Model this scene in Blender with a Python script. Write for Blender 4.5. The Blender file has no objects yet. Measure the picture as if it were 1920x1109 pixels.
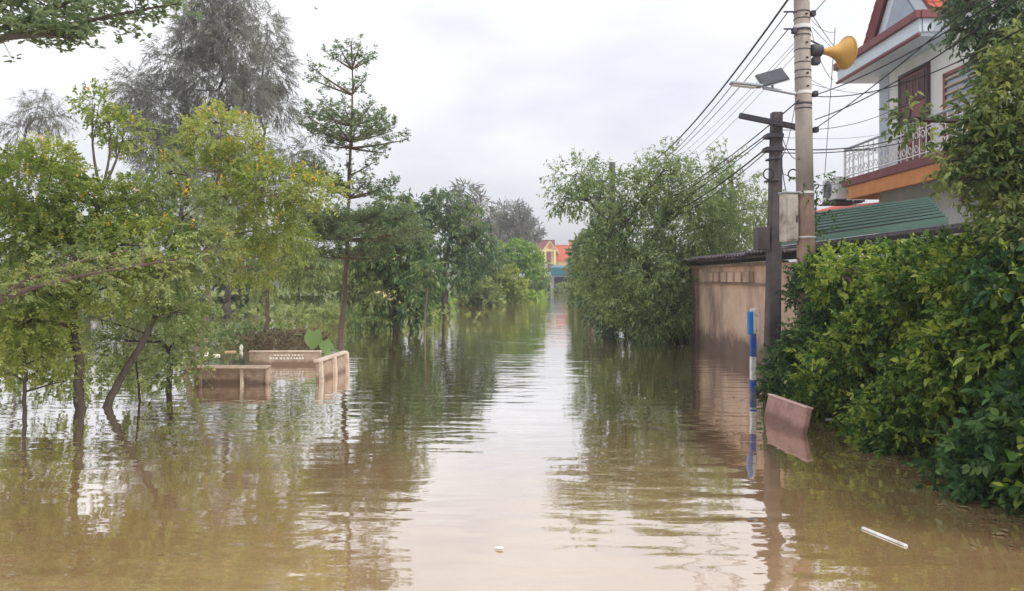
import bpy, math, random
import numpy as np
from mathutils import Vector, Matrix

# ------------------------------------------------------------------ camera, sky, sun, exposure
SC = bpy.context.scene
COL = SC.collection
H, F = 1.6, 1400.0                      # camera height above the flood, focal length in photo pixels (1920 wide)
cd = bpy.data.cameras.new('camera'); cam = bpy.data.objects.new('camera', cd); COL.objects.link(cam)
cam.location = (0, 0, H); cam.rotation_euler = (math.radians(90), 0, 0)
cd.sensor_width = 36; cd.lens = 36 * F / 1920; cd.shift_y = -34.5 / 1920; cd.clip_start = 0.05; cd.clip_end = 4000
SC.camera = cam

SUN_EL, SUN_AZ = math.radians(50), math.radians(128)     # azimuth from +Y clockwise: behind the camera, to the right
W = bpy.data.worlds.new('World'); SC.world = W; W.use_nodes = True
nt = W.node_tree; nd = nt.nodes; lk = nt.links; nd.clear()
out = nd.new('ShaderNodeOutputWorld'); bg = nd.new('ShaderNodeBackground'); bg2 = nd.new('ShaderNodeBackground'); mx = nd.new('ShaderNodeMixShader')
sky = nd.new('ShaderNodeTexSky'); sky.sky_type = 'NISHITA'; sky.sun_disc = False; sky.sun_elevation = SUN_EL; sky.sun_rotation = SUN_AZ
lk.new(sky.outputs[0], bg.inputs[0]); bg.inputs[1].default_value = 0.12
tc = nd.new('ShaderNodeTexCoord'); mp = nd.new('ShaderNodeMapping'); mp.inputs['Scale'].default_value = (1.0, 1.0, 2.6); mp.inputs['Location'].default_value = (0.35, 0.2, 0.1)
n1 = nd.new('ShaderNodeTexNoise'); n1.inputs['Scale'].default_value = 2.2; n1.inputs['Detail'].default_value = 5; n1.inputs['Roughness'].default_value = 0.5; n1.inputs['Distortion'].default_value = 0.3
rp = nd.new('ShaderNodeValToRGB'); e = rp.color_ramp.elements
e[0].position = 0.36; e[0].color = (0.69, 0.70, 0.79, 1); e[1].position = 0.64; e[1].color = (1.02, 1.01, 1.02, 1)
m_ = e.new(0.5); m_.color = (0.86, 0.86, 0.895, 1)
lk.new(tc.outputs['Generated'], mp.inputs[0]); lk.new(mp.outputs[0], n1.inputs['Vector']); lk.new(n1.outputs['Fac'], rp.inputs[0]); lk.new(rp.outputs[0], bg2.inputs[0])
bg2.inputs[1].default_value = 0.68
mx.inputs[0].default_value = 0.93
lk.new(bg.outputs[0], mx.inputs[1]); lk.new(bg2.outputs[0], mx.inputs[2]); lk.new(mx.outputs[0], out.inputs[0])

sd = bpy.data.lights.new('sun', 'SUN'); sd.energy = 1.5; sd.angle = math.radians(14); sd.color = (1.0, 0.95, 0.86)
sun = bpy.data.objects.new('sun', sd); COL.objects.link(sun)
sdir = Vector((math.sin(SUN_AZ) * math.cos(SUN_EL), math.cos(SUN_AZ) * math.cos(SUN_EL), math.sin(SUN_EL)))
sun.rotation_euler = sdir.to_track_quat('Z', 'Y').to_euler()
vs = SC.view_settings; vs.view_transform = 'Standard'; vs.look = 'None'; vs.exposure = 1.02; vs.gamma = 1.0; vs.use_curve_mapping = False
SC.cycles.use_denoising = True
SC.cycles.max_bounces = 8; SC.cycles.transparent_max_bounces = 8; SC.cycles.diffuse_bounces = 4; SC.cycles.glossy_bounces = 4; SC.cycles.transmission_bounces = 6

# ------------------------------------------------------------------ helpers
def at(px, py, d):                       # the point d metres ahead that the photo shows at a pixel
    return ((px - 960) / F * d, d, H + (520 - py) / F * d)
def wl(py): return H * F / (py - 520)    # distance of a water point seen at that row

MATS = {}
def nmat(name):
    m = bpy.data.materials.new(name); m.use_nodes = True
    n = m.node_tree.nodes; n.clear(); MATS[name] = m
    return m, n, m.node_tree.links
def rampnode(n, stops):
    r = n.new('ShaderNodeValToRGB'); el = r.color_ramp.elements
    el[0].position = stops[0][0]; el[0].color = (*stops[0][1], 1); el[1].position = stops[-1][0]; el[1].color = (*stops[-1][1], 1)
    for p, c in stops[1:-1]:
        x = el.new(p); x.color = (*c, 1)
    return r
def mat_leaf(name, dark, mid, light, trans=0.4, rough=0.5):
    m, n, l = nmat(name)
    def soft(c):
        y = .3 * c[0] + .6 * c[1] + .1 * c[2]; return tuple(x * .93 + y * .07 for x in c)
    dark, mid, light = soft(dark), soft(mid), soft(light)
    a = n.new('ShaderNodeAttribute'); a.attribute_name = 'tint'
    r = rampnode(n, [(0.0, dark), (0.5, mid), (1.0, light)]); l.new(a.outputs['Fac'], r.inputs[0])
    p = n.new('ShaderNodeBsdfPrincipled'); p.inputs['Roughness'].default_value = rough; p.inputs['Specular IOR Level'].default_value = 0.35
    t = n.new('ShaderNodeBsdfTranslucent'); hs = n.new('ShaderNodeHueSaturation'); hs.inputs['Value'].default_value = 1.25; hs.inputs['Hue'].default_value = 0.485; hs.inputs['Saturation'].default_value = 1.1
    mix = n.new('ShaderNodeMixShader'); mix.inputs[0].default_value = trans; o = n.new('ShaderNodeOutputMaterial')
    l.new(r.outputs[0], p.inputs['Base Color']); l.new(r.outputs[0], hs.inputs['Color']); l.new(hs.outputs[0], t.inputs[0])
    l.new(p.outputs[0], mix.inputs[1]); l.new(t.outputs[0], mix.inputs[2]); l.new(mix.outputs[0], o.inputs[0])
    return m
def mat_surf(name, c1, c2, scale=4.0, rough=0.8, bump=0.3, stops=None, detail=8, dirt=None, dirt_scale=1.2, dirt_amt=0.5, stretch=(1, 1, 1), metal=0.0, spec=0.3, tide=0):
    """mottled surface: two colours by noise, plus optional patches of dirt with a shape of their own and fine relief"""
    m, n, l = nmat(name)
    g = n.new('ShaderNodeNewGeometry'); mpn = n.new('ShaderNodeMapping'); mpn.inputs['Scale'].default_value = stretch
    l.new(g.outputs['Position'], mpn.inputs[0])
    t = n.new('ShaderNodeTexNoise'); t.inputs['Scale'].default_value = scale; t.inputs['Detail'].default_value = detail; t.inputs['Roughness'].default_value = 0.65
    l.new(mpn.outputs[0], t.inputs['Vector'])
    r = rampnode(n, stops or [(0.32, c1), (0.68, c2)]); l.new(t.outputs['Fac'], r.inputs[0])
    col = r.outputs[0]
    if dirt:
        t2 = n.new('ShaderNodeTexNoise'); t2.inputs['Scale'].default_value = dirt_scale; t2.inputs['Detail'].default_value = 6; t2.inputs['Roughness'].default_value = 0.7
        l.new(mpn.outputs[0], t2.inputs['Vector'])
        r2 = rampnode(n, [(0.45, (0, 0, 0)), (0.68, (dirt_amt,) * 3)]); l.new(t2.outputs['Fac'], r2.inputs[0])
        mixc = n.new('ShaderNodeMixRGB'); l.new(r2.outputs[0], mixc.inputs[0]); l.new(col, mixc.inputs[1]); mixc.inputs[2].default_value = (*dirt, 1); col = mixc.outputs[0]
    if tide:                             # tide mark of silt: ragged stain left by the flood
        sx = n.new('ShaderNodeSeparateXYZ'); l.new(g.outputs['Position'], sx.inputs[0])
        t3 = n.new('ShaderNodeTexNoise'); t3.inputs['Scale'].default_value = 1.3; t3.inputs['Detail'].default_value = 7; t3.inputs['Roughness'].default_value = .7; l.new(g.outputs['Position'], t3.inputs['Vector'])
        ma = n.new('ShaderNodeMath'); ma.operation = 'MULTIPLY_ADD'; l.new(t3.outputs['Fac'], ma.inputs[0]); ma.inputs[1].default_value = -tide * 2.2; l.new(sx.outputs[2], ma.inputs[2])
        mr = n.new('ShaderNodeMapRange'); mr.inputs[1].default_value = -tide * .75; mr.inputs[2].default_value = -tide * .25; mr.inputs[3].default_value = .85; mr.inputs[4].default_value = 0; l.new(ma.outputs[0], mr.inputs[0])
        mt_ = n.new('ShaderNodeMixRGB'); l.new(mr.outputs[0], mt_.inputs[0]); l.new(col, mt_.inputs[1]); mt_.inputs[2].default_value = (*(dirt or (.1, .08, .06)), 1); col = mt_.outputs[0]
    p = n.new('ShaderNodeBsdfPrincipled'); p.inputs['Roughness'].default_value = rough; p.inputs['Metallic'].default_value = metal; p.inputs['Specular IOR Level'].default_value = spec
    l.new(col, p.inputs['Base Color'])
    if bump:
        b = n.new('ShaderNodeBump'); b.inputs['Strength'].default_value = bump; b.inputs['Distance'].default_value = 0.01
        l.new(t.outputs['Fac'], b.inputs['Height']); l.new(b.outputs[0], p.inputs['Normal'])
    o = n.new('ShaderNodeOutputMaterial'); l.new(p.outputs[0], o.inputs[0])
    return m

def link(name, me, mat=None, parent=None):
    o = bpy.data.objects.new(name, me); COL.objects.link(o)
    if mat is not None and me is not None and not me.materials: me.materials.append(mat)
    if parent is not None:
        o.parent = parent
        if parent.type == 'EMPTY' and parent.parent is None:
            o.matrix_parent_inverse = Matrix.Translation(-Vector(parent.location))
    return o
def tag(o, label=None, cat=None, group=None, kind=None):
    if label: o['label'] = label
    if cat: o['category'] = cat
    if group: o['group'] = group
    if kind: o['kind'] = kind
    return o
def thing(name, label, cat, loc, group=None):
    o = bpy.data.objects.new(name, None); COL.objects.link(o); o.location = loc; o.empty_display_size = 0.2
    return tag(o, label, cat, group)
def mesh(name, verts, faces, smooth=False):
    me = bpy.data.meshes.new(name); me.from_pydata([tuple(v) for v in verts], [], faces); me.update()
    if smooth: me.polygons.foreach_set('use_smooth', [True] * len(me.polygons))
    return me
class MB:
    """collects boxes, tubes, lathes into one mesh"""
    def __init__(s): s.v, s.f = [], []
    def add(s, v, f):
        o = len(s.v); s.v += [tuple(x) for x in v]; s.f += [tuple(i + o for i in q) for q in f]; return s
    def box(s, c, size, bev=0.0, rot=None):
        a, b, d = size[0] / 2, size[1] / 2, size[2] / 2
        if bev <= 0:
            v = [(-a, -b, -d), (a, -b, -d), (a, b, -d), (-a, b, -d), (-a, -b, d), (a, -b, d), (a, b, d), (-a, b, d)]
            f = [(0, 3, 2, 1), (4, 5, 6, 7), (0, 1, 5, 4), (1, 2, 6, 5), (2, 3, 7, 6), (3, 0, 4, 7)]
        else:                            # chamfered along all edges
            e = min(bev, a * .9, b * .9, d * .9); v = []; idx = {}
            for sx in (-1, 1):
                for sy in (-1, 1):
                    for sz in (-1, 1):
                        for k in range(3):
                            p = [sx * (a - (e if k != 0 else 0)), sy * (b - (e if k != 1 else 0)), sz * (d - (e if k != 2 else 0))]
                            idx[(sx, sy, sz, k)] = len(v); v.append(p)
            f = []
            for k in range(3):
                i, j = [q for q in range(3) if q != k]
                for sg in (-1, 1):
                    loop = []
                    for (p, q) in ((-1, -1), (1, -1), (1, 1), (-1, 1)):
                        key = [0, 0, 0]; key[k] = sg; key[i] = p; key[j] = q; loop.append(idx[(*key, k)])
                    f.append(tuple(loop) if (sg > 0) == (k != 1) else tuple(reversed(loop)))
            for k in range(3):           # edge strips along axis k
                i, j = [q for q in range(3) if q != k]
                for p in (-1, 1):
                    for q in (-1, 1):
                        k0 = [0, 0, 0]; k1 = [0, 0, 0]; k0[k] = -1; k1[k] = 1; k0[i] = k1[i] = p; k0[j] = k1[j] = q
                        f.append((idx[(*k0, i)], idx[(*k1, i)], idx[(*k1, j)], idx[(*k0, j)]))
            for sx in (-1, 1):
                for sy in (-1, 1):
                    for sz in (-1, 1): f.append(tuple(idx[(sx, sy, sz, k)] for k in range(3)))
        v = [Vector(p) for p in v]
        if rot is not None: v = [rot @ p for p in v]
        return s.add([p + Vector(c) for p in v], f)
    def tube(s, pts, rads, n=8, cap=True):
        pts = [Vector(p) for p in pts]
        if not hasattr(rads, '__len__'): rads = [rads] * len(pts)
        vs_, fs = [], []; ref = None
        for i, p in enumerate(pts):
            t = (pts[min(i + 1, len(pts) - 1)] - pts[max(i - 1, 0)])
            t = t.normalized() if t.length > 1e-9 else Vector((0, 0, 1))
            if ref is None: ref = Vector((1, 0, 0)) if abs(t.x) < 0.8 else Vector((0, 1, 0))
            u = (ref - t * ref.dot(t)).normalized(); w = t.cross(u); ref = u
            for k in range(n):
                a = 2 * math.pi * k / n
                vs_.append(p + (u * math.cos(a) + w * math.sin(a)) * rads[i])
        for i in range(len(pts) - 1):
            for k in range(n):
                k2 = (k + 1) % n; fs.append((i * n + k, i * n + k2, (i + 1) * n + k2, (i + 1) * n + k))
        if cap and n > 2: fs.append(tuple(range(n - 1, -1, -1))); fs.append(tuple((len(pts) - 1) * n + k for k in range(n)))
        return s.add(vs_, fs)
    def build(s, name, mat, parent=None, smooth=False):
        return link(name, mesh(name, s.v, s.f, smooth), mat, parent)
def bx(name, c, size, mat, parent=None, bev=0.006, rot=None): return MB().box(c, size, bev, rot).build(name, mat, parent)

def unit(a): return a / np.maximum(np.linalg.norm(a, axis=-1, keepdims=True), 1e-9)
def leafmesh(name, parts, shape='diamond'):
    """many leaves as one mesh; parts: dict pos dir nrm L W tint"""
    P, D, N, L, Wd, T = (parts[k] for k in ('pos', 'dir', 'nrm', 'L', 'W', 'tint'))
    n = len(P); D = unit(D); S = unit(np.cross(D, N)); N = np.cross(S, D)
    L = L[:, None]; Wd = Wd[:, None]
    if shape == 'diamond':
        V = np.stack([P, P + D * L * .45 + S * Wd * .5 + N * Wd * .14, P + D * L - N * L * .06, P + D * L * .45 - S * Wd * .5 + N * Wd * .14], 1); k = 4
        F_ = np.array([[0, 1, 2, 3]])
    elif shape == 'sliver':
        V = np.stack([P - S * Wd * .5, P + S * Wd * .5, P + D * L], 1); k = 3; F_ = np.array([[0, 1, 2]])
    else:                                # ovate, folded along the midrib
        V = np.stack([P, P + D * L * .28 + S * Wd * .46 + N * Wd * .15, P + D * L * .66 + S * Wd * .38 + N * Wd * .1 - N * L * .03, P + D * L - N * L * .12,
                      P + D * L * .66 - S * Wd * .38 + N * Wd * .1 - N * L * .03, P + D * L * .28 - S * Wd * .46 + N * Wd * .15], 1); k = 6
        F_ = np.array([[0, 1, 2, 3], [0, 3, 4, 5]])
    V = V.reshape(-1, 3); nf, c = F_.shape
    idx = (F_[None] + (np.arange(n) * k)[:, None, None]).reshape(-1)
    me = bpy.data.meshes.new(name); me.vertices.add(len(V)); me.vertices.foreach_set('co', V.astype(np.float32).ravel())
    me.loops.add(len(idx)); me.loops.foreach_set('vertex_index', idx.astype(np.int32))
    me.polygons.add(n * nf); me.polygons.foreach_set('loop_start', (np.arange(n * nf) * c).astype(np.int32))
    me.update(calc_edges=True)
    at_ = me.attributes.new('tint', 'FLOAT', 'POINT'); at_.data.foreach_set('value', np.repeat(np.clip(T, 0, 1), k).astype(np.float32))
    return me
def cat_parts(ps): return {k: np.concatenate([p[k] for p in ps]) for k in ps[0]}
UP = np.array([0., 0., 1.])
def st_cluster(rng, P, O, T, k=7, twig=.25, L=(.06, .1), wr=.45, droop=.2, spread=.8, ldroop=.3, nup=1.0, nr=.7, tj=.16):
    n = len(P); A = unit(O + rng.normal(0, .35, (n, 3)) - UP * droop)
    t = rng.uniform(.05, 1, (n, k, 1)); Q = P[:, None] + A[:, None] * t * twig - UP * (t * t) * twig * .25 * droop
    D = unit(A[:, None] * .6 + rng.normal(0, spread, (n, k, 3)) * .8 - UP * ldroop)
    N = UP * nup + rng.normal(0, nr, (n, k, 3))
    Ls = rng.uniform(L[0], L[1], (n, k))
    return dict(pos=Q.reshape(-1, 3), dir=D.reshape(-1, 3), nrm=N.reshape(-1, 3), L=Ls.ravel(), W=Ls.ravel() * wr, tint=(T[:, None] + rng.normal(0, tj, (n, k))).ravel())
def st_pinnate(rng, P, O, T, m=6, R=(.18, .3), L=(.045, .065), wr=.42, droop=.5, tj=.1):
    n = len(P); A = unit(O + rng.normal(0, .45, (n, 3)) - UP * droop * .3)
    S = unit(np.cross(A, UP + rng.normal(0, .35, (n, 3)))); N = np.cross(S, A)
    Rl = rng.uniform(R[0], R[1], (n, 1, 1, 1)); t = ((np.arange(m) + 1) / m)[None, :, None, None]; sg = np.array([-1., 1.])[None, None, :, None]
    Q = P[:, None, None] + A[:, None, None] * t * Rl - UP * droop * t * t * Rl * .5 + S[:, None, None] * 0 * sg
    D = unit(S[:, None, None] * sg + A[:, None, None] * .55 - UP * (.25 + .2 * droop) + rng.normal(0, .12, (n, m, 2, 3)))
    Nn = np.broadcast_to(N[:, None, None], D.shape) + rng.normal(0, .2, D.shape)
    Ls = rng.uniform(L[0], L[1], (n, m, 2)); Q = np.broadcast_to(Q, D.shape)
    return dict(pos=Q.reshape(-1, 3), dir=D.reshape(-1, 3), nrm=Nn.reshape(-1, 3), L=Ls.ravel(), W=Ls.ravel() * wr, tint=(T[:, None, None] + rng.normal(0, tj, (n, m, 2))).ravel())
def st_rosette(rng, P, O, T, k=8, L=(.05, .08), wr=.5, lift=.35, tj=.14):
    n = len(P); a = rng.uniform(0, 6.283, (n, k)); el = rng.normal(lift, .3, (n, k))
    D = np.stack([np.cos(a) * np.cos(el), np.sin(a) * np.cos(el), np.sin(el)], -1)
    N = UP + rng.normal(0, .4, (n, k, 3)); Ls = rng.uniform(L[0], L[1], (n, k))
    Q = np.broadcast_to(P[:, None], D.shape) + rng.normal(0, .02, D.shape)
    return dict(pos=Q.reshape(-1, 3), dir=D.reshape(-1, 3), nrm=N.reshape(-1, 3), L=Ls.ravel(), W=Ls.ravel() * wr, tint=(T[:, None] + rng.normal(0, tj, (n, k))).ravel())

def lump(u, sd_):
    return .5 + .5 * np.sin(3.1 * u[:, 0] + sd_) * np.sin(2.7 * u[:, 1] + 1.7 * sd_) + .35 * np.sin(6.3 * u[:, 2] + 2.3 * sd_) * np.sin(5.1 * u[:, 0] - sd_)
def in_clump(rng, c, r, n, shell=.5):
    u = unit(rng.normal(0, 1, (n, 3))); s = rng.uniform(0, 9)
    f = (shell + (1 - shell) * rng.uniform(0, 1, n)) ** .6 * (.62 + .45 * lump(u, s))
    return np.array(c) + u * np.array(r) * f[:, None], unit(u / np.maximum(np.array(r), .05))
def C(px, py, d, rx, rz, n, ry=None):
    """a clump of foliage: centre and radii in metres from its place in the photo and its distance"""
    r = rx / F * d; return (at(px, py, d), (r, ry if ry else r * .9, rz / F * d), n)
def bez(a, b, bend, n=7):
    a, b = Vector(a), Vector(b); m = (a + b) / 2 + Vector(bend)
    return [a * (1 - t) ** 2 + m * 2 * t * (1 - t) + b * t * t for t in [i / (n - 1) for i in range(n)]]
def make_tree(name, label, cat, trunk, r0, r1, clumps, style, leaf_mat, bark, seed, group=None, shape='diamond', twigs=6, shell=.45, tint=(.5, .2), limb=.42, flowers=None, sides=9, extra=None, dens=1.0, ctint=.08, wob=.25, squeeze=1.0):
    rng = np.random.default_rng(seed); rnd = random.Random(seed)
    base = Vector(trunk[0]); base.z = min(0, base.z)
    t = thing(name, label, cat, base, group)
    mb = MB(); pts = [Vector(p) for p in trunk]
    if pts[0].z > -.5: pts.insert(0, pts[0] + (pts[0] - pts[1]).normalized() * .5)
    fine = []
    for i in range(len(pts) - 1):
        for q in range(4): fine.append(pts[i].lerp(pts[i + 1], q / 4) + Vector((rnd.uniform(-1, 1), rnd.uniform(-1, 1), 0)) * r0 * wob)
    fine.append(pts[-1])
    m = len(fine) - 1; rad = [r0 + (r1 - r0) * (i / m) ** .8 for i in range(m + 1)]; rad[0] *= 1.25
    mb.tube(fine, rad, sides)
    ps = []; flower_pts = []
    for (c, r, n) in clumps:
        n = int(n * dens); r = tuple(x * squeeze for x in r)
        cv = Vector(c); best, bi = 1e9, 0
        for i, p in enumerate(fine):
            if i < 2: continue
            dd = (p - cv).length + max(0, p.z - cv.z + .15 * max(r)) * 1.5
            if dd < best: best, bi = dd, i
        lr = max(.006, min(rad[bi] * .7, .012 + limb * .05 * (cv - fine[bi]).length ** .5 * (r0 / .1)))
        path = bez(fine[bi], cv, Vector((rnd.uniform(-.1, .1), rnd.uniform(-.1, .1), rnd.uniform(-.02, .12))) * (cv - fine[bi]).length)
        mb.tube(path, [lr * (1 - .6 * i / 6) for i in range(7)], 6)
        P, O = in_clump(rng, c, r, n, shell)
        P[:, 2] = np.maximum(P[:, 2], .04)
        T = np.clip(rng.normal(tint[0], tint[1], n) + rng.normal(0, ctint), 0, 1)
        ps.append(style(rng, P, O, T))
        for k in range(min(twigs, n)):
            a = path[rnd.randint(3, 6)]
            mb.tube(bez(a, Vector(P[k]), Vector((0, 0, rnd.uniform(0, .1))) * max(r), 5), [lr * .4, lr * .34, lr * .27, lr * .2, lr * .1], 4, cap=False)
        if flowers:
            top = np.argsort(-(P[:, 2] + rng.normal(0, r[2] * .25, n)))[:max(2, int(n * .2))]
            flower_pts.append(P[top][rng.uniform(0, 1, len(top)) < flowers[1]] + np.array([0, -.03, .03]))
    if extra: extra(mb, rng, ps)
    mb.build('trunk', bark, t, True)
    me = leafmesh('crown', cat_parts(ps), shape); cr = link('crown', me, leaf_mat, t)
    if flowers and flower_pts:
        FP = np.concatenate(flower_pts); n = len(FP)
        if n:
            O = np.tile(UP, (n, 1)); fl = st_cluster(rng, FP, O, np.full(n, .5), k=9, twig=.14, L=(.025, .04), wr=.9, droop=0, spread=1, ldroop=0, nr=1)
            link('blossoms', leafmesh('blossoms', fl, 'diamond'), flowers[0], t)
    return t

# ------------------------------------------------------------------ materials
LEAF_CASSIA = mat_leaf('leaf_cassia', (.125, .20, .035), (.255, .34, .065), (.45, .50, .12), .44)
LEAF_CASSIA2 = mat_leaf('leaf_cassia_dull', (.12, .185, .06), (.24, .31, .095), (.39, .45, .16), .44)
LEAF_CASUA = mat_leaf('needle_casuarina', (.125, .13, .115), (.19, .195, .17), (.26, .265, .215), .38)
LEAF_TIER = mat_leaf('leaf_tiered', (.09, .15, .075), (.17, .25, .12), (.28, .35, .17), .42)
LEAF_TERM = mat_leaf('leaf_terminalia', (.06, .11, .06), (.12, .19, .10), (.21, .28, .14), .38)
LEAF_BROAD = mat_leaf('leaf_broad', (.055, .125, .06), (.13, .22, .08), (.30, .37, .12), .4)
LEAF_LIME = mat_leaf('leaf_lime', (0.119, 0.251, 0.040), (0.211, 0.383, 0.059), (0.356, 0.502, 0.092), .42)
LEAF_WILLOW = mat_leaf('leaf_willow', (.105, .175, .07), (.22, .315, .11), (.37, .46, .17), .45)
LEAF_HEDGE = mat_leaf('leaf_hedge', (.026, .075, .014), (.105, .215, .027), (.40, .50, .065), .36, .45)
LEAF_HEDGE_D = mat_leaf('leaf_hedge_deep', (.02, .07, .022), (.065, .155, .04), (.20, .33, .08), .36, .45)
LEAF_GUAVA = mat_leaf('leaf_guava', (.06, .11, .035), (.145, .21, .058), (.35, .39, .11), .4)
LEAF_TARO = mat_leaf('leaf_taro', (.09, .17, .05), (.15, .25, .07), (.25, .34, .1), .4, .4) #(0.132, 0.290, 0.053), (0.211, 0.396, 0.066), (0.330, 0.502, 0.092), .4, .4)
LEAF_HYA = mat_leaf('leaf_hyacinth', (0.092, 0.172, 0.046), (0.172, 0.277, 0.079), (0.396, 0.475, 0.211), .35)
LEAF_DRY = mat_leaf('leaf_dry', (0.119, 0.092, 0.053), (0.224, 0.172, 0.099), (0.370, 0.290, 0.158), .3)
FLOWER = mat_leaf('flower_yellow', (.75, .42, .02), (.9, .6, .03), (.95, .72, .06), .35)
BARK_DARK = mat_surf('bark_dark', (.05, .042, .038), (.11, .09, .075), 9, .9, .8, stretch=(1, 1, .3))
BARK_PALE = mat_surf('bark_pale', (.16, .12, .09), (.33, .26, .20), 9, .9, .6, stretch=(1, 1, .3))
BARK_BROWN = mat_surf('bark_brown', (.085, .06, .05), (.18, .13, .11), 9, .9, .7, stretch=(1, 1, .3))

# water: muddy body with a reflecting, rippled surface
m, n, l = nmat('flood_water')
g = n.new('ShaderNodeNewGeometry')
def wnoise(scale, stretch, detail=2, rough=.5, rotz=0, dist=0):
    mp_ = n.new('ShaderNodeMapping'); mp_.inputs['Scale'].default_value = stretch; mp_.inputs['Rotation'].default_value = (0, 0, rotz); l.new(g.outputs['Position'], mp_.inputs[0])
    t = n.new('ShaderNodeTexNoise'); t.inputs['Scale'].default_value = scale; t.inputs['Detail'].default_value = detail; t.inputs['Roughness'].default_value = rough; t.inputs['Distortion'].default_value = dist
    l.new(mp_.outputs[0], t.inputs['Vector']); return t.outputs['Fac']
def mth(op, a, b=None):
    x = n.new('ShaderNodeMath'); x.operation = op
    for i, q in enumerate((a, b)):
        if q is None: continue
        if isinstance(q, (int, float)): x.inputs[i].default_value = q
        else: l.new(q, x.inputs[i])
    return x.outputs[0]
wv = n.new('ShaderNodeTexWave'); wv.wave_type = 'BANDS'; wv.bands_direction = 'Y'; wv.wave_profile = 'SIN'
mpw = n.new('ShaderNodeMapping'); mpw.inputs['Rotation'].default_value = (0, 0, math.radians(5)); l.new(g.outputs['Position'], mpw.inputs[0]); l.new(mpw.outputs[0], wv.inputs['Vector'])
wv.inputs['Scale'].default_value = 1.05; wv.inputs['Distortion'].default_value = 5.5; wv.inputs['Detail'].default_value = 2.5; wv.inputs['Detail Scale'].default_value = .9
patch = wnoise(.42, (1, .6, 1), 3, .6)
pm = n.new('ShaderNodeMapRange'); pm.inputs[1].default_value = .38; pm.inputs[2].default_value = .66; pm.inputs[3].default_value = .18; pm.inputs[4].default_value = 1.0; l.new(patch, pm.inputs[0])
h1 = mth('MULTIPLY', mth('MULTIPLY', wv.outputs['Fac'], .0034), mth('MINIMUM', 1.0, mth('MAXIMUM', 0.0, mth('MULTIPLY', mth('SUBTRACT', wnoise(.55, (.7, .5, 1), 3, .6, .3), .40), 4.0))))
h2 = mth('MULTIPLY', wnoise(2.0, (.55, 1.6, 1), 2, .5, .1, .4), .0120)
h3 = mth('MULTIPLY', wnoise(7.0, (.6, 1.3, 1), 2, .5, -.1, .3), .0022)
hh = mth('MULTIPLY', mth('ADD', mth('ADD', h1, h2), h3), pm.outputs[0])
bp = n.new('ShaderNodeBump'); bp.inputs['Strength'].default_value = 1.0; bp.inputs['Distance'].default_value = 1.0; l.new(hh, bp.inputs['Height'])
mud = rampnode(n, [(.3, (.34, .21, .098)), (.7, (.44, .285, .148))]); l.new(wnoise(.5, (1, .6, 1), 4, .6), mud.inputs[0])
df = n.new('ShaderNodeBsdfDiffuse'); l.new(mud.outputs[0], df.inputs[0])
gl = n.new('ShaderNodeBsdfGlossy'); gl.inputs['Roughness'].default_value = .035; gl.inputs['Color'].default_value = (.98, .97, .955, 1); l.new(bp.outputs[0], gl.inputs['Normal'])
fr = n.new('ShaderNodeFresnel'); fr.inputs['IOR'].default_value = 2.1; l.new(bp.outputs[0], fr.inputs['Normal'])
fm = mth('MINIMUM', mth('MULTIPLY', fr.outputs[0], 2.2), .95)
mxs = n.new('ShaderNodeMixShader'); l.new(fm, mxs.inputs[0]); l.new(df.outputs[0], mxs.inputs[1]); l.new(gl.outputs[0], mxs.inputs[2])
o_ = n.new('ShaderNodeOutputMaterial'); l.new(mxs.outputs[0], o_.inputs[0])
WATER = m

MUD = mat_surf('mud', (.10, .075, .05), (.17, .13, .085), 1.5, .9, .3)
CONC_WALL = mat_surf('wall_render', (.56, .385, .285), (.74, .55, .43), 2.2, .9, .5, dirt=(.15, .10, .085), dirt_scale=.8, dirt_amt=.8, stretch=(1, 1, .6), tide=.7)
CONC_PIER = mat_surf('wall_pier', (.24, .155, .125), (.36, .25, .20), 3, .9, .5, dirt=(.11, .08, .07), dirt_scale=1.3, dirt_amt=.7, tide=.6)
CONC_POLE = mat_surf('pole_concrete', (.36, .31, .28), (.50, .45, .40), 5, .85, .4, dirt=(.24, .16, .12), dirt_scale=1.6, dirt_amt=.6, stretch=(1, 1, .5))
POLE_BROWN = mat_surf('pole_brown', (.17, .11, .085), (.36, .25, .19), 3.5, .85, .4, dirt=(.09, .06, .05), dirt_scale=2, dirt_amt=.6, stretch=(1, 1, .5))
POLE_DARK = mat_surf('pole_dark', (.075, .065, .075), (.15, .125, .13), 5, .85, .4, dirt=(.05, .04, .05), dirt_scale=2)
BENCH = mat_surf('bench_stone', (.34, .25, .19), (.50, .39, .31), 14, .8, .4, dirt=(.17, .11, .08), dirt_scale=3, dirt_amt=.7, tide=.12)
BENCH_L = mat_surf('bench_stone_pale', (.56, .46, .38), (.70, .60, .51), 14, .8, .4, dirt=(.27, .19, .14), dirt_scale=5, dirt_amt=.5)
BENCH_PINK = mat_surf('bench_pink', (.34, .19, .16), (.47, .28, .25), 26, .75, .3, dirt=(.2, .11, .09), dirt_scale=4, dirt_amt=.6, tide=.12)
WHITE = mat_surf('paint_white', (.66, .66, .66), (.78, .78, .77), 6, .6, .1, dirt=(.36, .31, .25), dirt_scale=8, dirt_amt=.8)
BLUE = mat_surf('paint_blue', (.012, .07, .33), (.02, .10, .42), 6, .45, .05, dirt=(.16, .16, .2), dirt_scale=9, dirt_amt=.8, tide=.1)
BLUE_L = mat_surf('plate_blue', (.02, .19, .55), (.03, .23, .62), 6, .4, .0)
METAL = mat_surf('metal_grey', (.35, .37, .42), (.48, .50, .54), 5, .45, .0, metal=.5)
METAL_D = mat_surf('metal_dark', (.045, .045, .06), (.09, .085, .1), 8, .6, .1)
STRAP = mat_surf('strap_white', (.70, .68, .66), (.80, .78, .76), 20, .5, 0)
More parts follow.
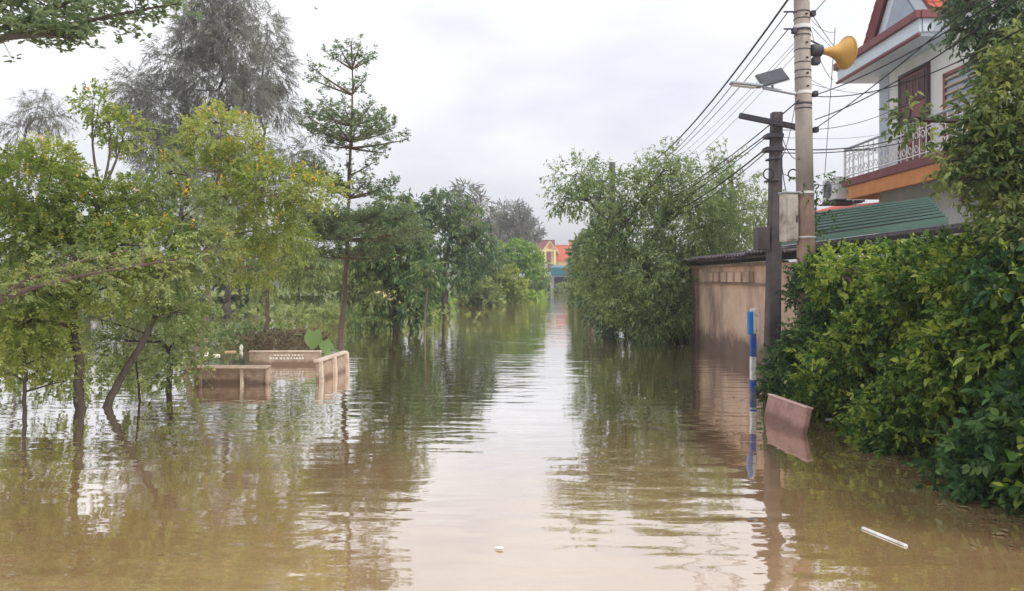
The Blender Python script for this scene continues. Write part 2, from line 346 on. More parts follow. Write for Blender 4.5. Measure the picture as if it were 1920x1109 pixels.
BLACK = mat_surf('cable_black', (.018, .018, .025), (.03, .03, .038), 10, .6, 0)
CABLE_G = mat_surf('cable_grey', (.16, .16, .19), (.22, .22, .25), 10, .6, 0)
HORN = mat_surf('horn_yellow', (.52, .29, .07), (.62, .37, .10), 5, .5, .1, dirt=(.36, .19, .06), dirt_scale=6)
PANEL = mat_surf('solar_cell', (.06, .065, .08), (.10, .10, .12), 6, .35, 0)
BOX_W = mat_surf('cabinet_paint', (.42, .38, .34), (.58, .53, .47), 7, .7, .2, dirt=(.20, .13, .10), dirt_scale=4.5, dirt_amt=.9)
HOUSE_W = mat_surf('house_plaster', (.72, .72, .68), (.80, .80, .76), 2, .85, .1, dirt=(.52, .52, .54), dirt_scale=.8, dirt_amt=.5, stretch=(1, 1, .4))
SLAT = mat_surf('louvre_tan', (.40, .31, .24), (.52, .42, .33), 5, .7, .1)
HOUSE_G = mat_surf('house_grey', (.42, .45, .52), (.52, .55, .61), 2, .85, .1)
TRIM_B = mat_surf('trim_pale_blue', (.58, .66, .74), (.68, .75, .81), 3, .7, .05)
MAROON = mat_surf('trim_maroon', (.19, .065, .075), (.26, .095, .10), 4, .7, .1)
ORANGE = mat_surf('fascia_orange', (.62, .24, .085), (.72, .32, .13), 3, .8, .1, dirt=(.5, .17, .07), dirt_scale=2)
WOOD = mat_surf('door_wood', (.20, .075, .075), (.29, .115, .11), 5, .6, .2, stretch=(1, 1, .2))
WOOD_D = mat_surf('door_wood_dark', (.06, .03, .04), (.10, .05, .06), 5, .5, .1)
TILE = mat_surf('roof_tile_red', (.40, .085, .05), (.56, .14, .085), 6, .8, .4)
TILE_D = mat_surf('roof_tile_dark', (.16, .055, .06), (.24, .085, .08), 6, .8, .3)
GREEN_R = mat_surf('roof_sheet_green', (.15, .27, .22), (.21, .35, .285), 3, .55, .1, dirt=(.10, .17, .14), dirt_scale=1.5, dirt_amt=.6)
SHEET_D = mat_surf('fibre_sheet', (.045, .04, .05), (.10, .085, .095), 5, .9, .5, dirt=(.17, .14, .14), dirt_scale=2.5, dirt_amt=.5)
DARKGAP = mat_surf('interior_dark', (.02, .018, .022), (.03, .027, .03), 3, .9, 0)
YELLOW_H = mat_surf('house_yellow', (.72, .58, .30), (.80, .66, .38), 2, .85, .05)
TEAL = mat_surf('awning_teal', (.015, .17, .24), (.025, .23, .31), 3, .6, 0)
GLASS = mat_surf('window_glass', (.20, .26, .34), (.28, .34, .42), 2, .15, 0, spec=.6)
PLASTIC = mat_surf('plastic_white', (.72, .70, .60), (.82, .80, .70), 6, .4, 0)
DEBRIS = mat_surf('debris_tan', (.42, .27, .17), (.58, .40, .27), 9, .9, .3)
HILL = mat_surf('far_hill', (.10, .13, .11), (.15, .18, .14), .05, 1, 0)

# ------------------------------------------------------------------ the setting
def sheet(name, z, size, mat, n_=2):
    s = size / 2; o = link(name, mesh(name, [(-s, -s + 200, z), (s, -s + 200, z), (s, s + 200, z), (-s, s + 200, z)], [(0, 1, 2, 3)]), mat)
    return tag(o, kind='structure')
sheet('ground', -.9, 3600, MUD)
sheet('water', 0.0, 3600, WATER)
# low hills beyond the flooded fields
rnd = random.Random(4)
hv, hf = [], []
N_ = 80
for i in range(N_):
    x = -1300 + 2600 * i / (N_ - 1); h = 16 + 14 * math.sin(i * .19 + 1) + 9 * math.sin(i * .47) + rnd.uniform(-1.5, 1.5)
    hv += [(x, 1250, -1), (x, 1300, max(5, h)), (x, 1420, -1)]
for i in range(N_ - 1):
    a = i * 3; hf += [(a, a + 3, a + 4, a + 1), (a + 1, a + 4, a + 5, a + 2)]
tag(link('hills', mesh('hills', hv, hf, True), HILL), kind='structure')

# far treeline across the flooded fields, one mass
rng = np.random.default_rng(2); ps = []
for i in range(90):
    x = rng.uniform(-190, -6); d = rng.uniform(120, 190)
    if x > -14: d += 60
    h = rng.uniform(2.0, 4.6); P, O = in_clump(rng, (x, d, h * .5), (rng.uniform(2.5, 6), 3, h * .6), 110, .4); P[:, 2] = np.maximum(P[:, 2], .1)
    ps.append(st_cluster(rng, P, O, np.clip(rng.normal(.5, .2, len(P)), 0, 1), k=5, twig=.8, L=(.5, .9), wr=.7, nr=1))
for i in range(50):
    x = rng.uniform(9, 90); d = rng.uniform(70, 160)
    h = rng.uniform(2.5, 5); P, O = in_clump(rng, (x, d, h * .5), (rng.uniform(2.5, 5), 3, h * .6), 90, .4); P[:, 2] = np.maximum(P[:, 2], .1)
    ps.append(st_cluster(rng, P, O, np.clip(rng.normal(.5, .2, len(P)), 0, 1), k=5, twig=.8, L=(.5, .9), wr=.7, nr=1))
tag(link('treeline', leafmesh('treeline', cat_parts(ps)), LEAF_WILLOW), kind='stuff')

# ------------------------------------------------------------------ boundary wall, lean-to roofs
XW = 4.4
wall = thing('boundary_wall', 'stained tan rendered boundary wall with a row of slots behind the dark pole', 'wall', (XW + .1, 13, 0))
bx('panel', (XW + .1, 12.45, .47), (.16, 11.1, 2.74), CONC_WALL, wall)
for y in (12.55, 17.85):
    bx('pier', (XW + .055, y, .48), (.24, .42, 2.8), CONC_PIER, wall)
bx('band', (XW - .01, 15.2, 1.47), (.05, 4.85, .035), CONC_PIER, wall)
bx('coping', (XW + .06, 15.2, 1.835), (.27, 4.86, .06), CONC_PIER, wall)
for i in range(6):
    y = 13.75 + i * .5
    bx('slot', (XW + .012, y, 1.60), (.024, .26, .19), CONC_PIER, wall, 0)
    bx('block', (XW + .0, y + .25, 1.60), (.05, .36, .2), CONC_WALL, wall)
shed = thing('lean_to_roof', 'dark weathered fibre sheet roof edge along the top of the tan wall', 'roof', (XW, 15, 1.95))
for i in range(8):                       # overlapping fibre-cement sheets
    y = 11.2 + i * .92; z = 2.0 + (i % 2) * .02 + .01 * math.sin(i * 2.1)
    v, f = [], []; K = 24
    for k in range(K + 1):
        yy = y + 1.05 * k / K - .05; zz = .022 * math.sin(k / K * 2 * math.pi * 6)
        for (x, dz) in ((XW - .28 - .05 * ((i * 7) % 3), 0), (XW + 2.6, .34)):
            v += [(x, yy, z + dz + zz), (x, yy, z + dz + zz - .02)]
    for k in range(K):
        a = k * 4; f += [(a, a + 2, a + 6, a + 4), (a + 1, a + 5, a + 7, a + 3), (a, a + 4, a + 5, a + 1), (a + 2, a + 3, a + 7, a + 6)]
    f += [(0, 1, 3, 2), (K * 4, K * 4 + 2, K * 4 + 3, K * 4 + 1)]
    link('roof_sheet', mesh('roof_sheet', v, f, False), SHEET_D, shed)
bx('beam', (XW - .02, 14.9, 1.925), (.12, 7.2, .09), DARKGAP, shed)
bx('fascia_board', (XW - .2, 14.3, 1.955), (.03, 5.4, .05), SHEET_D, shed)

gsh = thing('green_shed_roof', 'green stepped metal sheet roof in front of the white house', 'roof', (5.5, 11, 2.3))
A0, A1 = Vector((4.5, 13.2, 2.12)), Vector((4.62, 7.9, 2.16)); B0, B1 = Vector((6.5, 16.6, 2.98)), Vector((6.35, 11.4, 2.76))
NR = 9
for i in range(NR):
    t0, t1 = i / NR, (i + 1) / NR + .03
    a, b, c, d = A0.lerp(B0, t0), A1.lerp(B1, t0), A1.lerp(B1, t1), A0.lerp(B0, t1)
    up = Vector((0, 0, .085)); v = [a + up, b + up, c, d, a, b, c - up * .4, d - up * .4]
    rs_ = link('roof_sheet', mesh('roof_sheet', v, [(0, 1, 2, 3), (4, 7, 6, 5), (0, 4, 5, 1), (1, 5, 6, 2), (2, 6, 7, 3), (3, 7, 4, 0)]), GREEN_R, gsh)
    if i: MB().tube([a + Vector((-.012, 0, .03)), b + Vector((-.02, 0, .03))], .026, 4).build('step_shade', DARKGAP, rs_)  # dark strip standing in for the shadow line under each step
MB().tube([A0 + Vector((-.03, 0, -.06)), A1 + Vector((-.03, -1.6, -.05))], .055, 6).build('gutter', SHEET_D, gsh)
bx('eave_beam', (4.72, 9.6, 1.98), (.1, 7.4, .12), DARKGAP, gsh)
bx('purlin', (4.68, 8.2, 1.83), (.05, 4.0, .035), METAL_D, gsh)
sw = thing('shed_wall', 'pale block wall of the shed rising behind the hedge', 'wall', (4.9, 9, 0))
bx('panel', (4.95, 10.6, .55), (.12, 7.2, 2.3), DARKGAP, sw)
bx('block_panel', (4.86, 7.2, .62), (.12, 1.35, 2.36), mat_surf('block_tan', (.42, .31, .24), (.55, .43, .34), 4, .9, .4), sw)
bx('post', (4.86, 8.35, .62), (.13, .16, 2.36), CONC_PIER, sw)

# ------------------------------------------------------------------ the white house
XH = 8.2
hs = thing('white_house', 'two storey white house with maroon trimmed balcony and eaves', 'house', (11, 12, 0))
bx('wall', (XH + 3.9, 12.1, 2.83), (7.8, 9.0, 7.06), HOUSE_W, hs, .01)
bx('pilaster', (XH + .03, 16.42, 4.9), (.12, .40, 2.45), HOUSE_G, hs)
bx('lower_wall', (XH - .02, 13.6, 1.6), (.05, 6.0, 4.0), HOUSE_W, hs, 0)
dr = bx('door', (XH - .02, 15.18, 4.72), (.06, 1.0, 2.06), WOOD, hs)
bx('frame', (XH - .03, 15.70, 4.72), (.09, .07, 2.1), WOOD_D, dr); bx('frame', (XH - .03, 14.66, 4.72), (.09, .07, 2.1), WOOD_D, dr); bx('frame', (XH - .03, 15.18, 5.79), (.09, 1.1, .07), WOOD_D, dr)
bx('transom', (XH - .055, 15.18, 5.42), (.03, .9, .56), WOOD_D, dr)
for yy in (14.95, 15.18, 15.41): bx('mullion', (XH - .075, yy, 5.42), (.02, .035, .56), WOOD, dr)
for yy in (14.94, 15.42):
    bx('leaf_panel', (XH - .06, yy, 4.75), (.03, .36, .55), WOOD_D if yy > 15.2 else WOOD, dr); bx('leaf_panel', (XH - .06, yy, 4.08), (.03, .36, .5), WOOD, dr)
wd = bx('window', (XH - .01, 13.45, 4.75), (.05, 1.2, 1.25), GLASS, hs)
for (yy, zz, sy, sz) in ((14.07, 4.75, .07, 1.35), (12.83, 4.75, .07, 1.35), (13.45, 5.4, 1.3, .07), (13.45, 4.1, 1.3, .07)): bx('frame', (XH - .03, yy, zz), (.08, sy, sz), WOOD, wd)
for k in range(9): bx('slat', (XH - .06, 13.45, 4.22 + k * .135), (.03, 1.14, .05), SLAT, wd, .004, Matrix.Rotation(.5, 3, 'Y'))
# balcony
bal = bx('balcony', (XH - .36, 11.9, 3.62), (.72, 9.9, .14), HOUSE_G, hs)
bx('edge_band', (7.47, 11.9, 3.70), (.06, 9.94, .17), MAROON, bal); bx('fascia', (7.50, 11.8, 3.47), (.05, 9.7, .28), ORANGE, bal)
bx('edge_band', (XH - .36, 16.87, 3.70), (.72, .06, .17), MAROON, bal)
bx('side_fascia', (XH - .36, 16.66, 3.47), (.68, .05, .28), ORANGE, bal)
bx('bracket', (XH - .3, 13.05, 3.1), (.12, .12, .5), WOOD_D, hs)
rl = MB().tube([(7.5, 16.82, 4.47), (7.5, 8, 4.47)], .028, 8).build('railing', METAL, hs)
MB().tube([(7.5, 16.82, 4.47), (8.2, 16.82, 4.47)], .028, 8).build('top_rail', METAL, rl)
MB().tube([(7.5, 16.82, 4.33), (7.5, 8, 4.33)], .014, 6).build('rail', STRAP, rl); MB().tube([(7.5, 16.82, 3.86), (7.5, 8, 3.86)], .014, 6).build('rail', STRAP, rl)
bar_me = mesh('bar', *(lambda q: (q.v, q.f))(MB().tube([(0, 0, 3.8), (0, 0, 4.47)], .011, 5)))
cm = MB()
cm.tube([(0, .09 * math.cos(a) * (1 - a / 9), .1 * math.sin(a) * (1 - a / 9)) for a in [k * .5 for k in range(14)]], .010, 4)
curl_me = mesh('curl', cm.v, cm.f)
for k in range(34):
    y = 16.82 - k * .22
    b = link('bar', bar_me, STRAP, rl); b.location = (7.5, y, 0)
    if k < 33:
        for (zz, sg) in ((4.2, 1), (3.99, -1)):
            c_ = link('curl', curl_me, STRAP, rl); c_.location = (7.5, y - .11, zz); c_.scale = (1, sg, sg)
bx('post', (7.5, 16.82, 4.12), (.045, .045, .74), STRAP, rl)
for k in range(3): b = link('bar', bar_me, STRAP, rl); b.location = (7.68 + k * .18, 16.82, 0)
# eaves and gable
ev = bx('eaves', (8.1, 15.55, 6.12), (1.1, 3.4, .10), TRIM_B, hs)
bx('fascia', (7.56, 15.55, 6.27), (.06, 3.46, .26), TRIM_B, ev); bx('edge_band', (7.50, 15.55, 6.46), (.10, 3.56, .15), MAROON, ev)
bx('soffit_band', (7.53, 15.55, 6.09), (.07, 3.50, .045), MAROON, ev)
bx('fascia', (8.15, 13.83, 6.27), (1.1, .06, .26), TRIM_B, ev); bx('edge_band', (8.15, 13.80, 6.46), (1.2, .10, .15), MAROON, ev)
bx('fascia', (11.6, 17.3, 6.27), (8.0, .06, .26), TRIM_B, ev); bx('edge_band', (11.6, 17.35, 6.46), (8.1, .10, .15), MAROON, ev)
gy0, gy1, gyc, gz0, gz1, GX = 17.0, 14.15, 15.7, 6.5, 8.25, 8.15
gb = link('gable', mesh('gable', [(GX, gy0, gz0), (GX, gy1, gz0), (GX, gyc, gz1), (GX + .3, gy0, gz0), (GX + .3, gy1, gz0), (GX + .3, gyc, gz1)], [(0, 2, 1), (3, 4, 5), (0, 3, 5, 2), (1, 2, 5, 4), (0, 1, 4, 3)]), TRIM_B, hs)
link('gable_window', mesh('gable_window', [(GX - .04, 16.45, 6.6), (GX - .04, 14.75, 6.6), (GX - .04, gyc, 7.72), (GX, 16.45, 6.6), (GX, 14.75, 6.6), (GX, gyc, 7.72)], [(0, 2, 1), (0, 3, 5, 2), (1, 2, 5, 4), (0, 1, 4, 3)]), GLASS, gb)
for (ya, yb) in ((gy0 + .12, gyc), (gy1 - .12, gyc)):
    MB().tube([(GX - .1, ya, gz0 - .05), (GX - .1, yb, gz1 + .12)], .10, 4).build('bargeboard', MAROON, gb)
for (ya, nm) in ((gy0 + .15, 0), (gy1 - .15, 1)):     # gable roof slopes with tile courses
    for k in range(12):
        t0, t1 = k / 12, (k + 1) / 12 + .02
        p = lambda t, x: Vector((x, ya + (gyc - ya) * t, gz0 + .02 + (gz1 + .2 - gz0 - .02) * t))
        u_ = Vector((0, 0, .05)); v = [p(t0, GX - .2) + u_, p(t0, 12) + u_, p(t1, 12), p(t1, GX - .2), p(t0, GX - .2), p(t0, 12), p(t1, 12) - u_ * .5, p(t1, GX - .2) - u_ * .5]
        link('tile_course', mesh('tile_course', v, [(0, 1, 2, 3), (4, 7, 6, 5), (0, 4, 5, 1), (1, 5, 6, 2), (2, 6, 7, 3), (3, 7, 4, 0)]), TILE, gb)
link('roof', mesh('roof', [(8.0, 17.2, 6.56), (8.0, 6.8, 6.56), (15.6, 6.8, 6.56), (15.6, 17.2, 6.56), (11.6, 14, 9.2), (11.6, 10, 9.2)], [(0, 1, 5, 4), (1, 2, 5), (2, 3, 4, 5), (3, 0, 4)]), TILE, hs)
# lower red roof peeping behind
rr = thing('red_side_roof', 'small strip of red tiled roof under the air conditioner', 'roof', (8, 18.4, 2.6))
link('roof_slope', mesh('roof_slope', [(6.9, 17.4, 2.98), (8.6, 17.4, 3.35), (8.6, 20, 3.5), (6.9, 20, 3.05), (6.9, 17.4, 2.9), (8.6, 17.4, 3.27), (8.6, 20, 3.4), (6.9, 20, 2.95)], [(0, 1, 2, 3), (4, 7, 6, 5), (0, 4, 5, 1), (1, 5, 6, 2), (2, 6, 7, 3), (3, 7, 4, 0)]), TILE, rr)

ac = thing('air_conditioner', 'white outdoor air conditioner unit on a bracket at the balcony end', 'air conditioner', (7.6, 17.3, 3.2))
ax, ay, az = 7.35, 17.05, 3.64
bx('casing', (ax + .2, ay + .36, az), (.32, .74, .52), HOUSE_W, ac, .015)
fan = MB().tube([(ax + .035, ay + .40, az), (ax + .02, ay + .40, az)], .21, 24).build('fan_grille', METAL, ac)
for k in range(4):
    rr_ = .05 + k * .045; MB().tube([(ax + .012, ay + .40 + rr_ * math.cos(a), az + rr_ * math.sin(a)) for a in [j * math.pi / 10 for j in range(21)]], .006, 4, False).build('ring', METAL_D, fan)
MB().tube([(ax + .0, ay + .1, az - .29), (ax + .75, ay + .1, az - .29)], .025, 6).build('bracket', METAL_D, ac); MB().tube([(ax + .0, ay + .62, az - .29), (ax + .75, ay + .62, az - .29)], .025, 6).build('bracket', METAL_D, ac)
bx('tray', (ax + .3, ay + .36, az - .33), (.7, .8, .03), METAL_D, ac)
MB().tube([(ax + .36, ay + .2, az - .1), (ax + .45, ay + .1, az - .2), (ax + .48, ay - .05, az - .5)], .02, 6).build('hose', STRAP, ac)

# ------------------------------------------------------------------ utility poles and what hangs on them
def ring(mb, c, r, w, n=20):
    return mb.tube([(c[0], c[1], c[2] - w / 2), (c[0], c[1], c[2] + w / 2)], r, n)
D1, D2 = 9.9, 10.5
p1b = at(1512, 520, D1); p1t = at(1503, 0, D1)
def p1(py): t = (520 - py) / 520; return (p1b[0] + (p1t[0] - p1b[0]) * t, D1, H + (520 - py) / F * D1)
pole1 = thing('concrete_pole', 'tall pale concrete utility pole with dark ring bands and a horn speaker', 'pole', (p1b[0], D1, 0))
zs = [(-.9, .125), (1.6, .118), (2.62, .114)]
MB().tube([(p1b[0] + .01, D1, -.9), p1(520), p1(370)], [.125, .118, .113], 24).build('shaft_base', POLE_BROWN, pole1, True)
MB().tube([p1(371), p1(180), p1(0), p1(-260)], [.112, .106, .10, .088], 24).build('shaft', CONC_POLE, pole1, True)
for py, w in ((24, .012), (37, .01), (68, .014), (95, .012), (119, .012), (134, .014), (148, .012), (196, .03), (205, .02)):
    MB().tube([Vector(p1(py)) + Vector((0, 0, -w / 2)), Vector(p1(py)) + Vector((0, 0, w / 2))], .1085, 24).build('ring_band', METAL_D, pole1)
for py, w, mt in ((52, .05, STRAP), (58, .025, METAL_D), (175, .04, STRAP), (362, .03, STRAP), (445, .02, STRAP)):
    MB().tube([Vector(p1(py)) + Vector((0, 0, -w / 2)), Vector(p1(py)) + Vector((0, 0, w / 2))], .121 if py > 300 else .113, 24).build('strap', mt, pole1)
for py in (31, 84, 112, 141, 165):       # step holes up the near face
    q = p1(py); bx('hole', (q[0] + .02, D1 - .104, q[2]), (.03, .02, .018), DARKGAP, pole1, 0)
for py in (25, 57): MB().tube([Vector(p1(py)) + Vector((-.26, -.05, 0)), Vector(p1(py)) + Vector((-.09, -.05, 0))], .012, 6).build('bracket_pin', METAL_D, pole1)
for py, sx in ((28, .13), (60, -.12), (178, .14), (245, .14)):
    q = p1(py); bx('cable_clamp', (q[0] + sx, D1 - .04, q[2]), (.06, .08, .07), METAL_D, pole1)

lamp = thing('solar_street_lamp', 'slim grey solar street lamp on an arm reaching from the pale pole', 'street lamp', p1(178))
a0, a1 = Vector(p1(179)), Vector(at(1366, 153, D1 - .25))
MB().tube([a0, a0.lerp(a1, .55)], .022, 10).build('arm', METAL, lamp)
ang = math.atan2((a1 - a0).z, -(a1 - a0).x)
hd = a0.lerp(a1, .77); bx('lamp_head', hd, (.42, .12, .035), METAL, lamp, .01, Matrix.Rotation(ang, 3, 'Y'))
bx('lens', hd + Vector((-.03, 0, -.024)), (.3, .09, .012), STRAP, lamp, .003, Matrix.Rotation(ang, 3, 'Y'))
pc = Vector(at(1448, 145, D1 - .1))
rotp = Matrix.Rotation(math.radians(-16), 3, 'Y') @ Matrix.Rotation(math.radians(52), 3, 'X')
pn = bx('solar_panel', pc, (.36, .24, .022), PANEL, lamp, .004, rotp)
bx('panel_frame', pc - rotp @ Vector((0, 0, .014)), (.375, .255, .014), METAL, pn, .004, rotp)
MB().tube([pc - rotp @ Vector((0, 0, .02)), a0.lerp(a1, .42) + Vector((0, 0, .02))], .018, 8).build('panel_stem', METAL, lamp)

horn = thing('horn_loudspeaker', 'yellow horn loudspeaker with black driver on the pale pole', 'loudspeaker', p1(100))
hb = Vector(at(1531, 99, D1 - .02)); axd = Vector((.95, .22, .0)).normalized()
prof = [(.0, .04), (.06, .047), (.12, .06), (.18, .08), (.24, .108), (.29, .142), (.33, .178), (.36, .205), (.375, .212)]
q0 = Vector(at(1541, 96, D1)); 
def lathe(profile, o, ax_, n=32):
    mb = MB(); u = Vector((0, 0, 1)); w = ax_.cross(u).normalized(); vv, ff = [], []
    for (t, r) in profile:
        for k in range(n): a = 2 * math.pi * k / n; vv.append(o + ax_ * t + (u * math.cos(a) + w * math.sin(a)) * r)
    for i in range(len(profile) - 1):
        for k in range(n): k2 = (k + 1) % n; ff.append((i * n + k, i * n + k2, (i + 1) * n + k2, (i + 1) * n + k))
    return mb.add(vv, ff)
bell = lathe(prof + [(.372, .216), (.36, .198), (.32, .165), (.24, .10), (.12, .05)], q0, axd).build('bell', HORN, horn, True)
lathe([(.362, .205), (.362, .219), (.378, .219), (.378, .205)], q0, axd).build('rim', HORN, bell, True)
lathe([(-.17, .0), (-.17, .07), (-.15, .078), (-.02, .078), (0, .05), (0, 0)], q0, axd, 20).build('driver', METAL_D, horn, True)
bx('transformer_box', q0 + Vector((-.08, 0, -.13)), (.1, .1, .11), METAL_D, horn, .015)
MB().tube([Vector(p1(72)) + Vector((.05, 0, 0)), q0 + Vector((-.01, 0, .07))], .012, 6).build('strut', METAL_D, horn)
MB().tube([Vector(p1(99)) + Vector((.05, 0, 0)), q0 + Vector((-.15, 0, 0))], .02, 6).build('mount', METAL_D, horn)

p2b = at(1447, 520, D2); p2t = at(1456, 210, D2)
pole2 = thing('dark_pole', 'shorter dark concrete utility pole with a crossarm beside the pale pole', 'pole', (p2b[0], D2, 0))
bx_ = MB(); 
def p2(py): t = (520 - py) / 310; return Vector((p2b[0] + (p2t[0] - p2b[0]) * t, D2, H + (520 - py) / F * D2))
def frust(mb, a, b, wa, wb):
    v = []
    for (c, w) in ((a, wa), (b, wb)):
        e_ = w * .72
        for (sx, sy) in ((-w, -e_), (-e_, -w), (e_, -w), (w, -e_), (w, e_), (e_, w), (-e_, w), (-w, e_)): v.append((c.x + sx, c.y + sy, c.z))
    mb.add(v, [tuple((k, (k + 1) % 8, 8 + (k + 1) % 8, 8 + k)) for k in range(8)] + [tuple(range(8, 16)), tuple(range(7, -1, -1))])
frust(bx_, Vector((p2b[0] - .02, D2, -.9)), p2(212), .108, .072); bx_.build('shaft', POLE_DARK, pole2)
ca, cb = Vector(at(1386, 217, D2 - .1)), Vector(at(1500, 240, D2 - .1))
arm = bx('crossarm', (ca + cb) / 2, ((cb - ca).length, .06, .075), METAL_D, pole2, .008, Matrix.Rotation(math.atan2(-(cb - ca).z, (cb - ca).x), 3, 'Y'))
for t in (.04, .40, .84):
    q = ca.lerp(cb, t) + Vector((0, 0, .035)); lathe([(0, .016), (.03, .016), (.035, .055), (.06, .06), (.065, .026), (.08, .04), (.095, 0)], q, Vector((0, 0, 1)), 12).build('insulator', METAL_D, arm, True)
for py, w in ((257, .12), (282, .14), (340, .05), (300, .04)):
    q = p2(py); bx('clamp', (q.x - .045, D2 - .03, q.z), (w + .11, .2, .06 if w > .1 else .025), METAL_D, pole2)
for py in (252, 278): q = p2(py); lathe([(0, .03), (.05, .05), (.1, .03), (.12, 0)], q + Vector((-.17, -.06, -.03)), Vector((0, 0, 1)), 10).build('insulator', METAL_D, pole2, True)
cl = MB()
for (px, r) in ((1441, .072), (1487, .066)):
    c0 = Vector(at(px, 327, D2 - .13)); cl = MB().tube([c0 + Vector((r * math.cos(a), 0, r * math.sin(a))) for a in [k * math.pi / 10 for k in range(21)]], .010, 5, False); cl.build('cable_coil', BLACK, pole2)
bx('meter_box', at(1428, 448, D2 - .05), (.17, .2, .32), POLE_DARK, pole2, .01)

cab = thing('electric_cabinet', 'rusty streaked white electric cabinet strapped between the two poles', 'cabinet', at(1478, 455, D1))
c0 = Vector(at(1479, 409, D1 - .02)); rz = Matrix.Rotation(.25, 3, 'Z')
bd = bx('body', c0, (.19, .16, .64), BOX_W, cab, .012, rz)
bx('door', c0 + rz @ Vector((0, -.087, -.01)), (.165, .012, .56), BOX_W, cab, .004, rz)
bx('lid', c0 + Vector((0, 0, .33)), (.21, .19, .022), METAL, cab, .006, rz)
bx('handle', c0 + rz @ Vector((.055, -.098, -.02)), (.02, .02, .09), METAL_D, cab, .004, rz)

# far pole among the trees
fp = at(1148, 305, 36)
pole3 = thing('far_pole', 'far dark utility pole sticking out above the willowy tree', 'pole', (fp[0], 36, 0))
MB().tube([(fp[0], 36, -.9), fp], [.2, .15], 10).build('shaft', POLE_DARK, pole3)

def cable(label, a, b, sag, r=.009, mat=BLACK, n=22, name='cable'):
    a, b = Vector(a), Vector(b); pts = []
    for i in range(n + 1):
        t = i / n; p = a.lerp(b, t); p.z -= 4 * sag * t * (1 - t); pts.append(p)
    o = MB().tube(pts, r * .78, 5).build(name, mat)
    return tag(o, label, 'cable', 'overhead cables')
# away along the road
q = Vector(p1(-14)); cable('thick black cable bundle highest of those running up the road', q + Vector((-.12, -.1, 0)), (fp[0], 36, fp[2] - .4), .95, .021)
q = Vector(p1(25)); cable('thinner cable just under the thick bundle running up the road', q + Vector((-.2, -.05, 0)), (fp[0] + .15, 36, fp[2] - .7), .85, .010)
q = Vector(p1(57)); cable('cable from the white strap near the pale pole top up the road', q + Vector((-.2, -.05, 0)), (fp[0] + .3, 36, fp[2] - .8), .7, .009)
for i, (py, e_) in enumerate(((80, .9), (88, 1.1), (104, 1.3))):
    q = Vector(p1(py)); cable(('fine grey line below the solar panel, upper of three', 'fine grey line below the solar panel, middle of three', 'fine grey line below the solar panel, lowest of three')[i], q + Vector((-.1, 0, 0)), (fp[0] + .6 + i * .25, 36, fp[2] - e_), .55, .005, CABLE_G)
q = Vector(p1(192)); cable('black cable crossing in front of the crossarm from the pale pole', q + Vector((-.1, -.1, 0)), (fp[0] + .2, 36, fp[2] - 1.6), .75, .012)
for i, (py, r, l_) in enumerate(((254, .012, 'upper black cable leaving the dark pole for the willowy tree'), (259, .009, 'second black cable leaving the dark pole for the willowy tree'), (280, .016, 'thick lower black cable leaving the dark pole for the willowy tree'), (287, .010, 'lowest black cable leaving the dark pole for the willowy tree'))):
    q = p2(py); cable(l_, q + Vector((-.15, -.05, 0)), (fp[0] + .1 + .2 * i, 34, fp[2] - 2.0 - .3 * i), .55, r)
# towards the camera, overhead to the right
q = Vector(p1(180)); cable('black cable rising from the lower white strap across the eaves', q + Vector((.14, -.05, 0)), at(1985, -75, 5.2), .10, .009)
cable('black cable rising across the eaves just under its neighbour', q + Vector((.14, -.05, -.02)), at(2040, -20, 5.2), .22, .008)
q = Vector(p1(226)); cable('black cable slanting up in front of the brown door top', q + Vector((.13, -.05, 0)), at(1960, -40, 5.5), .12, .009)
q = Vector(p1(243)); cable('lowest black cable slanting up to the eaves soffit', q + Vector((.13, -.05, 0)), at(1900, -60, 5.5), .05, .008)
q = Vector(p1(26)); cable('cable leaving the pale pole top towards the sky', q + Vector((.14, -.05, 0)), at(1640, -110, 7.5), .02, .007)
# service lines to the house
cable('service line from the pole top to the gable corner', Vector(p1(28)) + Vector((.14, 0, 0)), (7.6, 16.5, 6.3), .12, .007, CABLE_G)
cable('thin service line level with the horn, above it', Vector(p1(52)) + Vector((.14, 0, 0)), (7.6, 17, 6.62), .05, .006, CABLE_G)
cable('dark service line into the balcony railing', p2(280) + Vector((.1, 0, 0)), (8.1, 14.6, 4.5), .14, .012)
cable('lower dark service line sagging to the brown door', p2(287) + Vector((.1, 0, 0)), (8.1, 14.2, 4.35), .12, .010)
cable('thin line to the house corner pilaster', p2(244) + Vector((.1, 0, 0)), (8.05, 14.8, 5.2), .2, .007)
cable('faint line above the railing to the pilaster', p2(258) + Vector((.1, 0, 0)), (8.1, 16.5, 4.75), .05, .005, CABLE_G)
cable('thin line sagging down to the air conditioner', p2(325) + Vector((.1, 0, 0)), (7.5, 17.1, 3.75), .1, .007)
cable('pale line hanging slack from above the horn to the creeper', at(1566, 52, D1 + .2), at(1546, 335, D1 + .2), -.0, .007, CABLE_G)
cable('faint high line behind the horn to the eaves', Vector(p1(150)) + Vector((.11, 0, 0)), (7.6, 17.0, 5.9), .08, .005, CABLE_G)
cable('faint line under the eaves to the white wall', Vector(p1(158)) + Vector((.11, 0, 0)), (8.1, 15.9, 5.6), .1, .005, CABLE_G)

